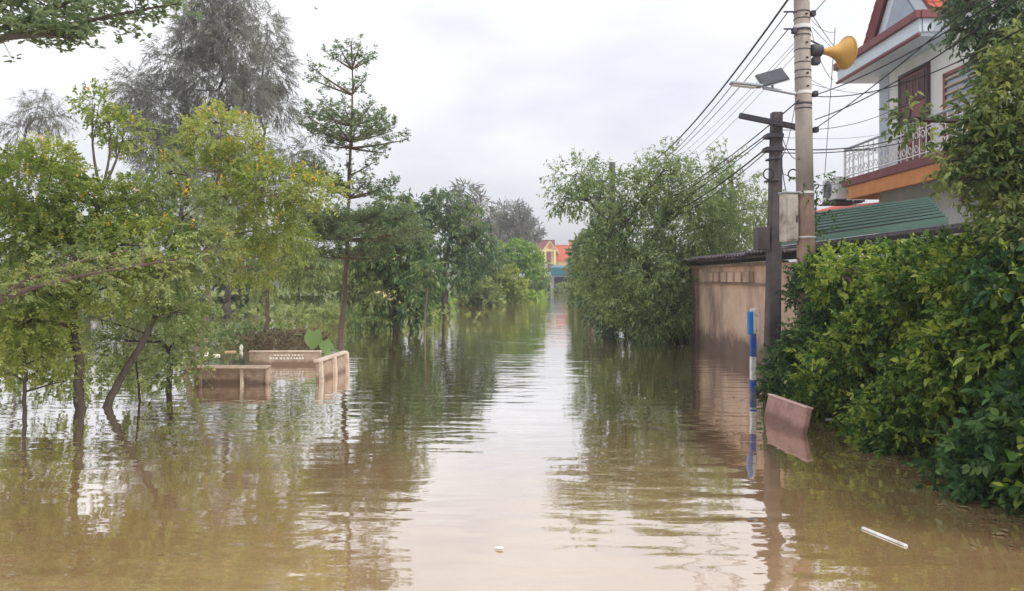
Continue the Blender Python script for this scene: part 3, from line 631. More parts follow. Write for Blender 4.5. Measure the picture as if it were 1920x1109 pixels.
for i, (pa, pb, sg, r, lb) in enumerate(((Vector(p1(40)) + Vector((.1, -.06, 0)), at(1566, 60, D1 + .2), .06, .005, 'short grey wire from the pale pole to the hanging line'), (Vector(p1(60)) + Vector((.1, -.05, 0)), at(1562, 150, D1 + .2), .12, .005, 'slack wire drooping under the horn to the hanging line'),
        (p2(262) + Vector((.06, -.1, 0)), Vector(p1(300)) + Vector((-.1, -.1, 0)), .10, .007, 'slack black wire between the two poles above the cabinet'), (p2(300) + Vector((.05, -.1, 0)), at(1476, 365, D1 - .05), .08, .008, 'black wire dropping from the dark pole into the cabinet'),
        (Vector(p1(170)) + Vector((-.1, -.06, 0)), p2(300) + Vector((.05, -.1, 0)), .15, .006, 'slack wire from the lamp arm down to the dark pole'))):
    cable(lb, pa, pb, sg, r, BLACK if i else CABLE_G)
# ------------------------------------------------------------------ marker post, benches
dm = wl(741); mp_ = at(1412, 741, dm); zt = lambda py: H + (520 - py) / F * dm
post = thing('marker_post', 'blue and white banded marker post standing in the flood', 'post', (mp_[0], dm, 0))
def pband(name, y0, y1, mat, w=.074): return bx(name, (mp_[0], dm, (zt(y0) + zt(y1)) / 2), (w, w, abs(zt(y0) - zt(y1))), mat, post, .008)
pband('band', 626, 669, BLUE); pband('band', 669, 713, WHITE); pband('cap', 579, 626, WHITE, .07)
bx('band', (mp_[0], dm, (zt(713) - .9) / 2), (.074, .074, zt(713) + .9), BLUE, post, .008)
bx('plate', (mp_[0] - .045, dm - .02, (zt(584) + zt(627)) / 2), (.06, .08, .31), BLUE_L, post, .008)
for z in (zt(592), zt(620)): bx('bolt', (mp_[0] + .045, dm, z), (.03, .03, .03), METAL, post, .006)

def slab(parent, name, c, length, height, thick, mat, rotz, lean, bev=.012):
    """an upright bench back: length along local x, leaning about its foot"""
    R_ = Matrix.Rotation(rotz, 3, 'Z') @ Matrix.Rotation(lean, 3, 'X')
    return bx(name, Vector(c) + R_ @ Vector((0, 0, height / 2)), (length, thick, height), mat, parent, bev, R_), R_
# far bench facing the camera, with faded lettering
dA = wl(685); A_ = at(534, 685, dA)
b1 = thing('stone_bench', 'drowned stone bench back with two faded white lines of lettering', 'bench', (A_[0], dA, 0), 'drowned stone benches')
o, R_ = slab(b1, 'backrest', (A_[0], dA, -.60), 1.30, .84, .06, BENCH, .02, -.06)
bx('top_rail', Vector((A_[0], dA, -.60)) + R_ @ Vector((0, -.005, .845)), (1.31, .085, .035), BENCH_L, b1, .012, R_)
bx('seat', (A_[0], dA - .3, -.42), (1.2, .45, .06), BENCH, b1)
rnd = random.Random(9)
for row, (z, x0, x1) in enumerate(((.765, -.20, .30), (.705, -.28, .32))):
    x = x0
    while x < x1:                        # worn paint strokes, no letter of it can be read any more
        w = rnd.uniform(.025, .055); hgt = .042 if row else .03
        link('lettering', mesh('lettering', [tuple(Vector((A_[0], dA, -.60)) + R_ @ Vector((a, -.0345, b))) for (a, b) in ((x, z), (x + w, z), (x + w * .9, z + hgt * rnd.uniform(.6, 1)), (x + w * .15, z + hgt))], [(0, 1, 2, 3)]), STRAP, b1)
        x += w + rnd.uniform(.008, .03)
# nearer bench seen from its back
dB = wl(719); B_ = at(437, 719, dB)
b2 = thing('stone_bench', 'drowned stone bench seen from behind, dark lip and one rib', 'bench', (B_[0], dB, 0), 'drowned stone benches')
o, R_ = slab(b2, 'backrest', (B_[0], dB, -.5), 1.16, .75, .05, BENCH, -.02, .07)
bx('lip', Vector((B_[0], dB, -.5)) + R_ @ Vector((0, -.06, .765)), (1.18, .19, .03), BENCH, b2, .012, R_)
for lx in (.17, -.45, .55): bx('rib', Vector((B_[0], dB, -.5)) + R_ @ Vector((lx, -.05, .37)), (.05, .06, .74), BENCH_L if lx == .17 else BENCH, b2, .01, R_)
bx('seat', (B_[0], dB + .3, -.42), (1.16, .45, .06), BENCH, b2)
# third bench, end on
dC = wl(712); C_ = at(616, 712, dC)
b3 = thing('stone_bench', 'pale drowned bench back seen nearly end on with two ribs', 'bench', (C_[0], dC, 0), 'drowned stone benches')
rC = math.radians(85)
o, R_ = slab(b3, 'backrest', (-2.9, 12.15, -.5), 1.36, .80, .05, BENCH, rC, -.06)
fC = Vector((-2.9, 12.15, -.5))
bx('top_rail', fC + R_ @ Vector((0, -.01, .81)), (1.40, .11, .05), BENCH_L, b3, .012, R_)
for lx in (-.65, .0, .65): bx('rib', fC + R_ @ Vector((lx, -.055, .41)), (.06, .07, .80), BENCH_L, b3, .01, R_)
bx('seat', fC + Matrix.Rotation(rC, 3, 'Z') @ Vector((0, .3, .08)), (1.15, .45, .06), BENCH, b3, .01, Matrix.Rotation(rC, 3, 'Z'))
# pink bench by the hedge
dP = wl(800); 
b4 = thing('pink_bench', 'pink stone bench back half sunk in water beside the hedge', 'bench', (2.92, 8.0, 0), 'drowned stone benches')
rP = math.radians(-84)
o, R_ = slab(b4, 'backrest', (2.83, 8.02, -.5), .88, .78, .075, BENCH_PINK, rP, -.2, .015)
bx('rim', Vector((2.83, 8.02, -.5)) + R_ @ Vector((0, .0, .782)), (.89, .085, .022), mat_surf('bench_pink_pale', (.56, .38, .33), (.68, .49, .43), 20, .75, .2), b4, .008, R_)
bx('seat', (2.65, 8.05, -.42), (.45, 1.0, .06), BENCH_PINK, b4)

# ------------------------------------------------------------------ far end of the road
dG = 78; gx = at(1031, 520, dG)[0]; gx2 = at(1083, 520, dG)[0]; gz = at(0, 499, dG)[2]
gan = thing('height_gantry', 'thin grey metal gantry across the far end of the road', 'gantry', (gx, dG, 0))
for x in (gx, gx2): MB().tube([(x, dG, -.9), (x, dG, gz)], .085, 8).build('post', METAL, gan)
bx('beam', ((gx + gx2) / 2 - .2, dG, gz), (gx2 - gx + .9, .16, .16), METAL, gan)
shop = thing('teal_shop', 'low shop with teal awning and dark opening behind the gantry', 'shop', (at(1060, 520, 92)[0], 92, 0))
sx0, sx1 = at(1030, 0, 92)[0], at(1095, 0, 92)[0]; sz1 = at(0, 497, 92)[2]
bx('wall', ((sx0 + sx1) / 2, 95, sz1 / 2), (sx1 - sx0, 4, sz1), HOUSE_G, shop)
bx('opening', ((sx0 + sx1) / 2 - .2, 92.98, .6), ((sx1 - sx0) * .6, .05, 2.0), DARKGAP, shop, 0)
bx('awning', ((sx0 + sx1) / 2, 92.4, at(0, 508, 92)[2]), (sx1 - sx0, .9, 1.0), TEAL, shop, .02, Matrix.Rotation(.25, 3, 'X'))
for x in (sx0 + .2, sx1 - .2): MB().tube([(x, 92.1, -.9), (x, 92.1, 2.0)], .07, 8).build('post', METAL, shop)
def gable_house(name, label, d, x0, x1, zw, zr, wmat, rmat, depth=7):
    h = thing(name, label, 'house', ((x0 + x1) / 2, d, 0)); xc = (x0 + x1) / 2
    bx('wall', (xc, d + depth / 2, zw / 2 - .4), (x1 - x0, depth, zw + .8), wmat, h, .02)
    ov = .4
    for (a, b, nm) in ((x0 - ov, xc, 'roof'), (x1 + ov, xc, 'roof')):
        zl = zw - ov * (zr - zw) / (xc - x0)
        v = [(a, d - ov, zl), (b, d - ov, zr), (b, d + depth + ov, zr), (a, d + depth + ov, zl)]; v += [(p[0], p[1], p[2] + .16) for p in v]
        link(nm, mesh(nm, v, [(0, 3, 2, 1), (4, 5, 6, 7), (0, 1, 5, 4), (1, 2, 6, 5), (2, 3, 7, 6), (3, 0, 4, 7)]), rmat, h)
    link('pediment', mesh('pediment', [(x0, d - .01, zw), (x1, d - .01, zw), (xc, d - .01, zr - .05), (x0, d + .2, zw), (x1, d + .2, zw), (xc, d + .2, zr - .05)], [(0, 1, 2), (3, 5, 4), (0, 3, 4, 1)]), wmat, h)
    return h
d = 112; x0, x1 = at(1019, 0, d)[0], at(1043, 0, d)[0]; z0, z1 = at(0, 470, d)[2], at(0, 454, d)[2]
yh = gable_house('yellow_house', 'small yellow gabled house with red door beyond the gantry', d, x0, x1, z0, z1, YELLOW_H, YELLOW_H, 3)
bx('door', (at(1029, 0, d)[0], d - .03, at(0, 483, d)[2]), (.65, .1, 1.5), WOOD, yh)
for px in (1022, 1040): bx('column', (at(px, 0, d)[0], d - .25, at(0, 483, d)[2]), (.3, .3, 2.0), YELLOW_H, yh)
bx('cornice', ((x0 + x1) / 2, d - .1, z0 - .02), (x1 - x0 + .5, .5, .2), YELLOW_H, yh)
bx('pediment_ornament', ((x0 + x1) / 2, d - .05, z0 + .5), (.5, .08, .4), ORANGE, yh)
def slope_roof(name, label, d, xa, xb, ya, yb, mat, depth=5):
    o = thing(name, label, 'house', ((at(xa, 0, d)[0] + at(xb, 0, d)[0]) / 2, d, 0)); a, b = at(xa, 0, d)[0], at(xb, 0, d)[0]; zl, zu = at(0, yb, d)[2], at(0, ya, d)[2]
    bx('wall', ((a + b) / 2, d + depth / 2 + .4, zl / 2 - .4), (b - a - .4, depth, zl + .8), YELLOW_H, o)
    v = [(a, d, zl), (b, d, zl), (b, d + depth * .5, zu), (a, d + depth * .5, zu)]; v += [(p[0], p[1], p[2] + .18) for p in v]
    link('roof', mesh('roof', v, [(0, 3, 2, 1), (4, 5, 6, 7), (0, 1, 5, 4), (1, 2, 6, 5), (2, 3, 7, 6), (3, 0, 4, 7)]), mat, o)
    bx('ridge', ((a + b) / 2, d + depth * .5, zu + .15), (b - a, .3, .25), mat, o)
    return o
slope_roof('dark_roof_house', 'dark maroon roofed house rising just behind the yellow gable', 116, 1004, 1042, 452, 486, TILE_D)
slope_roof('red_roof_house', 'bright red roofed house to the right of the yellow gable', 113, 1043, 1072, 462, 490, TILE)
oh = slope_roof('orange_roof_house', 'house with orange roof half hidden by the willowy tree', 120, 1068, 1100, 452, 462, TILE)
bx('chimney', at(1087, 449, 120), (.5, .5, 1.3), ORANGE, oh)
slope_roof('cream_house', 'cream house wall glimpsed through leaves of the far left trees', 64, 700, 738, 462, 470, TILE_D, 5)

# ------------------------------------------------------------------ trees on the flooded park side
def PIN(rng, P, O, T, R_=(.11, .26), L=(.034, .062)):
    h = rng.uniform(0, 1, len(P)) < .55
    return cat_parts([st_pinnate(rng, P[h], O[h], T[h], m=6, R=R_, L=L, wr=.52, tj=.18, droop=.35), st_cluster(rng, P[~h], O[~h], T[~h], k=16, twig=.2, L=(L[0], L[1] * 1.1), wr=.5, droop=.1, spread=.8, ldroop=.3, nup=.9, nr=.6)])
def G(px, py, d): return at(px, py, d)
d = 9.0
make_tree('cassia_tree', 'yellow flowered cassia with straight dark trunk, nearest on the park side', 'tree',
    [G(152, 775, d), G(146, 690, d), G(140, 590, d), G(155, 470, d + .2), G(190, 360, d + .4)], .075, .03,
    [C(70, 350, d, 95, 65, 200), C(170, 400, d + .3, 95, 55, 170), C(30, 430, d - .2, 80, 60, 150), C(250, 370, d + .5, 55, 32, 60), C(120, 460, d, 120, 55, 210), C(260, 460, d + .2, 90, 55, 150),
     C(90, 300, d + .3, 60, 30, 70), C(178, 195, d + 1, 32, 22, 26), C(232, 250, d + 1, 40, 28, 36), C(205, 230, d + .8, 30, 24, 20), C(60, 545, d - .6, 64, 34, 70), C(40, 600, d - .8, 50, 30, 50), C(200, 540, d, 70, 40, 80)],
    PIN, LEAF_CASSIA, BARK_DARK, 11, 'cassia trees in the flood', flowers=(FLOWER, .14), tint=(.5, .2), dens=2.3, ctint=.2)
d = 9.2
make_tree('cassia_tree', 'yellow flowered cassia leaning to the right beside the straight trunk', 'tree',
    [G(195, 772, d), G(225, 715, d), G(275, 630, d), G(300, 560, d + .3), G(330, 450, d + .5), G(355, 330, d + .8)], .06, .022,
    [C(310, 325, d + .8, 34, 26, 34), C(350, 400, d + .6, 75, 55, 130), C(290, 520, d, 75, 36, 90), C(390, 470, d + .4, 60, 45, 90), C(290, 270, d + 1, 28, 20, 18), C(330, 585, d, 50, 26, 36)],
    PIN, LEAF_CASSIA2, BARK_DARK, 12, 'cassia trees in the flood', flowers=(FLOWER, .10), tint=(.55, .2), dens=2.0, ctint=.2)
d = 12.0
make_tree('cassia_tree', 'tall cassia with pale upper stems and brightest yellow flowers, behind the benches', 'tree',
    [G(350, 700, d), G(372, 640, d), G(392, 570, d), G(385, 490, d), G(400, 400, d), G(415, 300, d + .3)], .06, .025,
    [C(415, 245, d, 68, 42, 150), C(365, 265, d + .3, 32, 24, 36), C(460, 300, d, 50, 35, 60), C(520, 345, d - .3, 85, 42, 170), C(590, 360, d - .4, 50, 32, 70), C(440, 380, d, 70, 45, 110), C(500, 430, d, 60, 50, 110), C(400, 330, d, 55, 40, 80),
     C(540, 450, d + 1, 55, 50, 90), C(470, 500, d + .5, 60, 40, 70), C(330, 310, d + .2, 24, 20, 18)],
    PIN, LEAF_CASSIA, BARK_PALE, 13, 'cassia trees in the flood', flowers=(FLOWER, .3), tint=(.6, .2), dens=2.1, ctint=.2)
d = 10.5
make_tree('cassia_tree', 'low forked cassia with crossing bare branches over the water', 'tree',
    [G(318, 708, d), G(322, 665, d), G(296, 634, d), G(318, 590, d), G(335, 540, d)], .045, .02,
    [C(190, 600, d, 50, 30, 40), C(345, 600, d, 50, 35, 60), C(270, 560, d + .3, 60, 40, 70), C(365, 560, d, 40, 30, 40), C(235, 640, d - .2, 40, 25, 26), C(330, 640, d - .4, 36, 26, 24)],
    PIN, LEAF_CASSIA2, BARK_DARK, 14, 'cassia trees in the flood', tint=(.5, .2), dens=1.6, limb=.6)
d = 8.4
make_tree('cassia_shrub', 'low drowned cassia shrub at the left edge with lime leaves', 'shrub', [G(45, 770, d), G(48, 700, d), G(40, 640, d)], .03, .012,
    [C(25, 640, d, 55, 34, 70), C(80, 600, d + .2, 60, 40, 80), C(-20, 600, d, 50, 40, 60), C(95, 665, d + .4, 50, 30, 50), C(20, 700, d + .2, 40, 22, 34), C(120, 715, d + .6, 40, 18, 24), C(60, 560, d + .4, 70, 36, 90), C(60, 640, d + 1, 60, 34, 50), C(130, 650, d + 1.4, 50, 30, 40), C(10, 660, d + 1, 50, 26, 40), C(80, 690, d + 1, 44, 16, 26)],
    PIN, LEAF_CASSIA, BARK_DARK, 15, 'cassia trees in the flood', tint=(.55, .22), dens=1.25, ctint=.16)
make_tree('cassia_shrub', 'low drowned cassia shrub between the two near trunks', 'shrub', [G(262, 745, 9.6), G(258, 710, 9.6), G(255, 680, 9.6)], .02, .01,
    [C(255, 690, 9.6, 40, 26, 34), C(310, 700, 10, 36, 20, 26), C(210, 665, 10, 34, 24, 26), C(365, 690, 10.6, 26, 18, 16), C(345, 655, 10.6, 30, 22, 24)], PIN, LEAF_CASSIA2, BARK_DARK, 16, 'cassia trees in the flood', tint=(.5, .2), dens=1.1)

def ter_layers(trunk, spec, d):
    """whorled flat tiers: spec rows (y_tip, y_root, x_left, x_right, branches, density)"""
    def ex(mb, rng, ps):
        tr = [Vector(p) for p in trunk]
        def on(z):
            for a, b in zip(tr[:-1], tr[1:]):
                if a.z <= z <= b.z: return a.lerp(b, (z - a.z) / max(b.z - a.z, 1e-6))
            return tr[-1] if z > tr[-1].z else tr[0]
        for (yt, yr, xl, xr, nb, den) in spec:
            zr = at(0, yr, d)[2]; root = on(zr); pxr = 960 + root.x * F / d
            for k in range(nb):
                a = 2 * math.pi * (k + rng.uniform(-.25, .25)) / nb; ca_ = math.cos(a)
                reach = max(8, (xr - pxr) if ca_ > 0 else (pxr - xl)) / F * d * rng.uniform(.8, 1.05)
                tip = root + Vector((reach * ca_, reach * math.sin(a), 0)); tip.z = at(0, yt + rng.uniform(-8, 8), d)[2]
                path = bez(root, tip, Vector((0, 0, -.12 * reach * .3)), 9); r0 = .016 + .012 * reach
                mb.tube(path, [r0 * (1 - .8 * i / 8) for i in range(9)], 5, False)
                n = int(den * reach * 46); t = rng.uniform(.2, 1, n) ** .62
                wdt = reach * .46 * np.sin(np.clip(t, 0, 1) * math.pi * .85 + .25)
                pts = np.array([[*(path[int(q * 7.99)].lerp(path[int(q * 7.99) + 1], (q * 7.99) % 1))] for q in t])
                perp = np.array([-math.sin(a), ca_, 0]); off = rng.normal(0, .5, n) * wdt
                P = pts + perp * off[:, None] + UP * (rng.normal(.05, .085, n) + .03 * np.sin(t * 9 + k))[:, None]
                for j in range(0, n, 4): mb.tube([pts[j], (pts[j] + P[j]) / 2 + np.array([0, 0, .02]), P[j]], [.006, .004, .002], 3, False)
                ps.append(st_rosette(rng, P, P, np.clip(rng.normal(.5, .2, n), 0, 1), k=9, L=(.045, .08)))
    return ex
d = 16.0
tk = [G(638, 658, d), G(648, 520, d), G(652, 400, d), G(657, 290, d), G(660, 180, d), G(659, 78, d)]
make_tree('terminalia_tree', 'slender tree with flat whorled tiers, tallest beside the channel', 'tree', tk, .075, .012, [C(658, 85, d, 16, 12, 8), C(640, 112, d, 30, 12, 14), C(680, 112, d, 28, 14, 14)],
    lambda rng, P, O, T: st_rosette(rng, P, O, T, k=8, L=(.05, .08)), LEAF_TIER, BARK_BROWN, 21, 'terminalia trees', limb=.15,
    extra=ter_layers(tk, [(94, 130, 606, 712, 6, .55), (146, 178, 568, 690, 6, .6), (206, 236, 572, 730, 8, .75), (228, 266, 540, 752, 10, .95), (264, 278, 590, 775, 6, .7),
                         (312, 352, 555, 660, 5, 1.1), (345, 372, 610, 765, 7, 1.2), (300, 330, 660, 725, 3, .8), (404, 425, 540, 800, 12, 1.8), (436, 450, 560, 820, 11, 1.6), (478, 485, 585, 730, 8, 1.0)], d))
d = 7.0
tk2 = [(-6.0, d, -.5), (-6.0, d, 1.2), (-5.95, d, 3.0), (-5.9, d, 4.6)]
def near_ter(mb, rng, ps):
    for (pts, den, wd_) in (([(-6, d, 3.3), at(-30, 75, d), at(60, 62, d), at(150, 42, d), at(250, 22, d), at(335, 6, d)], 1, .20), ([at(-60, 80, d), at(40, 40, d + .3), at(120, 8, d + .3), at(200, -18, d + .3)], .8, .22),
                      ([at(-40, 75, d), at(60, 66, d - .2), at(110, 68, d - .2), at(135, 74, d - .2)], .35, .08), ([(-6, d, 3.6), at(-80, 20, d), at(20, 2, d), at(110, -30, d)], .8, .25), ([(-6, d, 2.9), (-6.5, d - 1.2, 3.5), (-7, d - 2, 3.8)], .8, .3)):
        pts = [Vector(p) for p in pts]; mb.tube(pts, [.035 * (1 - .8 * i / (len(pts) - 1)) for i in range(len(pts))], 7, False)
        n = int(den * 190); t = rng.uniform(.25, .999, n) * (len(pts) - 1)
        Q = np.array([[*pts[int(q)].lerp(pts[int(q) + 1], q % 1)] for q in t])
        P = Q + np.stack([rng.normal(0, .08, n), rng.normal(0, wd_ * 1.3, n), rng.normal(.05, wd_ * .38, n)], 1)
        for j in range(0, n, 3): mb.tube([Q[j], P[j]], [.005, .002], 3, False)
        ps.append(st_rosette(rng, P, P, np.clip(rng.normal(.5, .2, n), 0, 1), k=8, L=(.05, .085)))
make_tree('terminalia_tree', 'terminalia whose leafy limbs reach in from the top left corner', 'tree', tk2, .10, .05, [((-6, d, 4.7), (.4, .4, .2), 20)], lambda rng, P, O, T: st_rosette(rng, P, O, T, k=8, L=(.05, .085)), LEAF_TIER, BARK_DARK, 22, 'terminalia trees', extra=near_ter, shape='ovate')

d = 7.6
def low_limb(mb, rng, ps):
    for (pts, n) in (([(-6.4, d, .9), at(-60, 590, d), at(60, 540, d), at(180, 512, d), at(335, 486, d - .2)], 230), ([at(-40, 580, d), at(90, 505, d + .6), at(240, 470, d + .8)], 90)):
        pts = [Vector(p) for p in pts]; mb.tube(pts, [.045 * (1 - .8 * i / (len(pts) - 1)) for i in range(len(pts))], 7, False)
        t = rng.uniform(.25, .999, n) * (len(pts) - 1); Q = np.array([[*pts[int(q)].lerp(pts[int(q) + 1], q % 1)] for q in t])
        P = Q + np.stack([rng.normal(0, .1, n), rng.normal(0, .35, n), rng.normal(.06, .10, n)], 1)
        for j in range(0, n, 3): mb.tube([Q[j], P[j]], [.005, .002], 3, False)
        ps.append(PIN(rng, P, unit(P - Q + np.array([.3, 0, 0])), np.clip(rng.normal(.55, .2, n), 0, 1), (.08, .18), (.026, .046)))
make_tree('cassia_tree', 'cassia outside the left edge, its long brown limb crossing the near trunk', 'tree', [(-6.5, d, -.5), (-6.5, d, .8), (-6.5, d, 2.2)], .09, .05, [((-6.6, d, 2.4), (.6, .6, .4), 60)], PIN, LEAF_CASSIA2, BARK_BROWN, 17, 'cassia trees in the flood', extra=low_limb)

NEED = lambda rng, P, O, T: (lambda p: p)(st_cluster(rng, P, O, T, k=18, twig=.6, L=(.2, .42), wr=.06, droop=.35, spread=.45, ldroop=.5, nup=.2, nr=1))
d = 27
make_tree('casuarina_tree', 'tall feathery grey casuarina towering behind the flowering trees', 'tree',
    [G(430, 565, d), G(428, 450, d), G(425, 330, d), G(418, 200, d), G(410, 80, d), G(405, -40, d)], .15, .03,
    [C(400, 40, d, 55, 60, 150), C(440, 80, d, 50, 70, 130), C(370, 70, d, 45, 50, 100), C(400, 150, d, 75, 60, 170), C(330, 120, d, 45, 45, 70), C(300, 200, d, 70, 60, 150), C(250, 170, d, 40, 50, 60), C(280, 260, d, 60, 45, 110), C(350, 230, d, 60, 50, 90),
     C(470, 170, d, 40, 60, 80), C(460, 280, d, 60, 60, 90), C(420, 330, d, 80, 60, 150), C(300, 330, d, 55, 60, 90), C(400, 420, d, 70, 60, 120), C(290, 410, d, 40, 40, 60), C(360, -20, d, 60, 50, 80), C(440, -20, d, 50, 50, 70)],
    NEED, LEAF_CASUA, BARK_DARK, 31, 'casuarinas', shape='sliver', twigs=9, tint=(.5, .2), dens=2.0, limb=.12, ctint=.15, wob=1.2, squeeze=.86)
d = 30
make_tree('casuarina_tree', 'second feathery casuarina close to the right of the tall one', 'tree',
    [G(490, 555, d), G(488, 400, d), G(492, 250, d), G(495, 120, d), G(500, 40, d)], .12, .02,
    [C(500, 60, d, 35, 50, 70), C(510, 130, d, 40, 55, 90), C(480, 170, d, 40, 50, 70), C(520, 200, d, 35, 35, 50), C(540, 290, d, 45, 30, 36), C(585, 280, d, 35, 25, 22), C(490, 330, d, 50, 40, 50), C(580, 320, d, 30, 25, 16)],
    NEED, LEAF_CASUA, BARK_DARK, 32, 'casuarinas', shape='sliver', twigs=9, tint=(.5, .2), dens=2.0, limb=.12, ctint=.15, wob=1.2, squeeze=.86)
d = 30
make_tree('casuarina_tree', 'small feathery casuarina top at the far left edge', 'tree', [G(20, 560, d), G(25, 400, d), G(35, 290, d), G(62, 225, d)], .13, .04,
    [C(70, 205, d, 40, 25, 36), C(100, 220, d, 30, 25, 26), C(40, 250, d, 40, 30, 30), C(35, 330, d, 60, 40, 40)], NEED, LEAF_CASUA, BARK_DARK, 33, 'casuarinas', shape='sliver', twigs=9, dens=2.0, limb=.12, ctint=.15, wob=1.2, squeeze=.86)
def NF(s): return lambda rng, P, O, T: st_cluster(rng, P, O, T, k=10, twig=.9, L=(.5, .9), wr=.16, droop=.2, spread=.6, ldroop=.3, nup=.2, nr=1)
d = 88
make_tree('casuarina_tree', 'distant hazy casuarina left of the red roofs', 'tree', [G(962, 545, d), G(962, 480, d), G(962, 400, d)], .3, .1, [C(960, 405, d, 32, 22, 170), C(945, 430, d, 28, 20, 110), C(985, 432, d, 26, 16, 90), C(965, 445, d, 38, 16, 110), C(1000, 435, d, 12, 10, 26)], NF(1), LEAF_CASUA, BARK_DARK, 34, 'casuarinas', twigs=5)
d = 60
make_tree('casuarina_tree', 'thin casuarina spikes rising behind the large leaved tree', 'tree', [G(880, 555, d), G(880, 450, d), G(876, 365, d)], .2, .05, [C(876, 370, d, 14, 20, 30), C(860, 375, d, 12, 14, 18), C(905, 395, d, 12, 16, 22), C(890, 420, d, 26, 24, 50)], NF(1), LEAF_CASUA, BARK_DARK, 35, 'casuarinas', twigs=6)

BRD = lambda rng, P, O, T: st_cluster(rng, P, O, T, k=9, twig=.3, L=(.13, .24), wr=.34, droop=.3, spread=.6, ldroop=.75, nup=.6, nr=.6)
d = 31
make_tree('broadleaf_tree', 'dark tree with drooping large leaves and thick leaning trunk in the channel', 'tree', [G(836, 592, d), G(834, 555, d), G(828, 520, d), G(840, 470, d), G(850, 420, d)], .2, .08,
    [C(835, 385, d, 48, 30, 130), C(790, 410, d, 45, 35, 120), C(870, 420, d, 45, 35, 130), C(830, 450, d, 60, 35, 150), C(890, 470, d, 42, 38, 120), C(790, 480, d, 40, 45, 110), C(860, 510, d, 45, 30, 90), C(905, 440, d, 22, 22, 40), C(800, 540, d, 30, 35, 60)], BRD, LEAF_BROAD, BARK_DARK, 41, 'broadleaf trees', tint=(.42, .22), dens=1.4, ctint=.15)
d = 22
make_tree('broadleaf_tree', 'smaller drooping leaved tree between the whorled tree and the channel', 'tree', [G(742, 624, d), G(742, 570, d), G(748, 500, d), G(745, 420, d)], .11, .04,
    [C(740, 385, d, 32, 30, 70), C(715, 420, d, 40, 35, 80), C(765, 440, d, 40, 40, 90), C(740, 490, d, 55, 40, 120), C(775, 520, d, 40, 50, 90), C(720, 545, d, 50, 45, 100), C(690, 480, d, 40, 40, 70), C(770, 575, d, 35, 30, 60), C(700, 590, d, 50, 22, 60)], BRD, LEAF_BROAD, BARK_DARK, 42, 'broadleaf trees', tint=(.5, .22), dens=1.4, ctint=.15)
d = 19.5
make_tree('sapling', 'thin bare stemmed sapling standing in the channel edge', 'tree', [G(797, 634, d), G(797, 590, d), G(800, 560, d), G(803, 520, d)], .035, .015, [C(803, 510, d, 26, 22, 26), C(785, 540, d, 24, 20, 20)], BRD, LEAF_BROAD, BARK_PALE, 43)
SHR = lambda rng, P, O, T: st_cluster(rng, P, O, T, k=8, twig=.35, L=(.16, .3), wr=.5, droop=.1, spread=.8, ldroop=.3, nr=.8)
shr = [('lime green round crowned tree beyond the large leaved tree', LEAF_LIME, 52, 972, [(970, 478, 42, 26, 260), (940, 495, 30, 20, 120), (1000, 500, 26, 22, 110)]),
       ('green bushy shrub on the far left bank nearest the gantry', LEAF_WILLOW, 56, 1005, [(1005, 525, 26, 18, 110), (985, 535, 22, 14, 80)]),
       ('lighter yellow green shrub on the bank below the lime tree', LEAF_CASSIA, 46, 945, [(945, 520, 28, 20, 110), (925, 535, 24, 16, 80), (965, 540, 26, 14, 80)]),
       ('low drab shrub hanging over water left of the lime tree', LEAF_CASSIA2, 42, 895, [(895, 540, 34, 18, 120), (870, 548, 26, 14, 70), (920, 552, 26, 12, 60)]),
       ('dark shrub mass under the large leaved tree', LEAF_BROAD, 44, 880, [(885, 500, 44, 26, 150), (920, 485, 30, 22, 80)]),
       ('bright lime bush behind the leaning trunk', LEAF_LIME, 38, 815, [(812, 552, 22, 16, 70), (830, 565, 16, 10, 30)]),
       ('dark shrub at the foot of the gantry post', LEAF_TERM, 70, 1014, [(1014, 530, 18, 20, 120), (1022, 500, 8, 8, 26)]),
       ('dark teal shrub right of the shop opening', LEAF_TERM, 72, 1082, [(1080, 515, 14, 24, 90), (1088, 535, 16, 14, 60)]),
       ('small bush in front of the shop opening', LEAF_WILLOW, 76, 1058, [(1056, 540, 16, 6, 60)])]
for i, (lb, mt, d, px, cs) in enumerate(shr):
    make_tree('bank_shrub', lb, 'shrub', [G(px, 525 + H * F / d, d), G(px, 520, d), G(px, 505, d)], .06, .03, [C(a, b, d, c, e_, k, 1.0) for (a, b, c, e_, k) in cs] + [C(a, 515 + H * F / d, d, c, 9, k // 2, .8) for (a, b, c, e_, k) in cs], SHR, mt, BARK_BROWN, 50 + i, 'bank shrubs', twigs=4, dens=1.4, ctint=.12)
d = 20
make_tree('willowy_shrub', 'pale green drooping tree behind the tall flowering cassia', 'tree', [G(500, 615, d), G(502, 560, d), G(505, 470, d)], .09, .03,
    [C(510, 430, d, 50, 40, 90), C(470, 470, d, 50, 40, 80), C(540, 480, d, 45, 45, 90), C(505, 520, d, 55, 30, 80), C(560, 420, d, 30, 30, 40), C(590, 500, d, 40, 35, 60), C(620, 450, d, 30, 40, 40)],
    lambda rng, P, O, T: st_cluster(rng, P, O, T, k=10, twig=.4, L=(.10, .18), wr=.28, droop=.6, spread=.5, ldroop=.8), LEAF_CASSIA2, BARK_BROWN, 44, tint=(.55, .2))
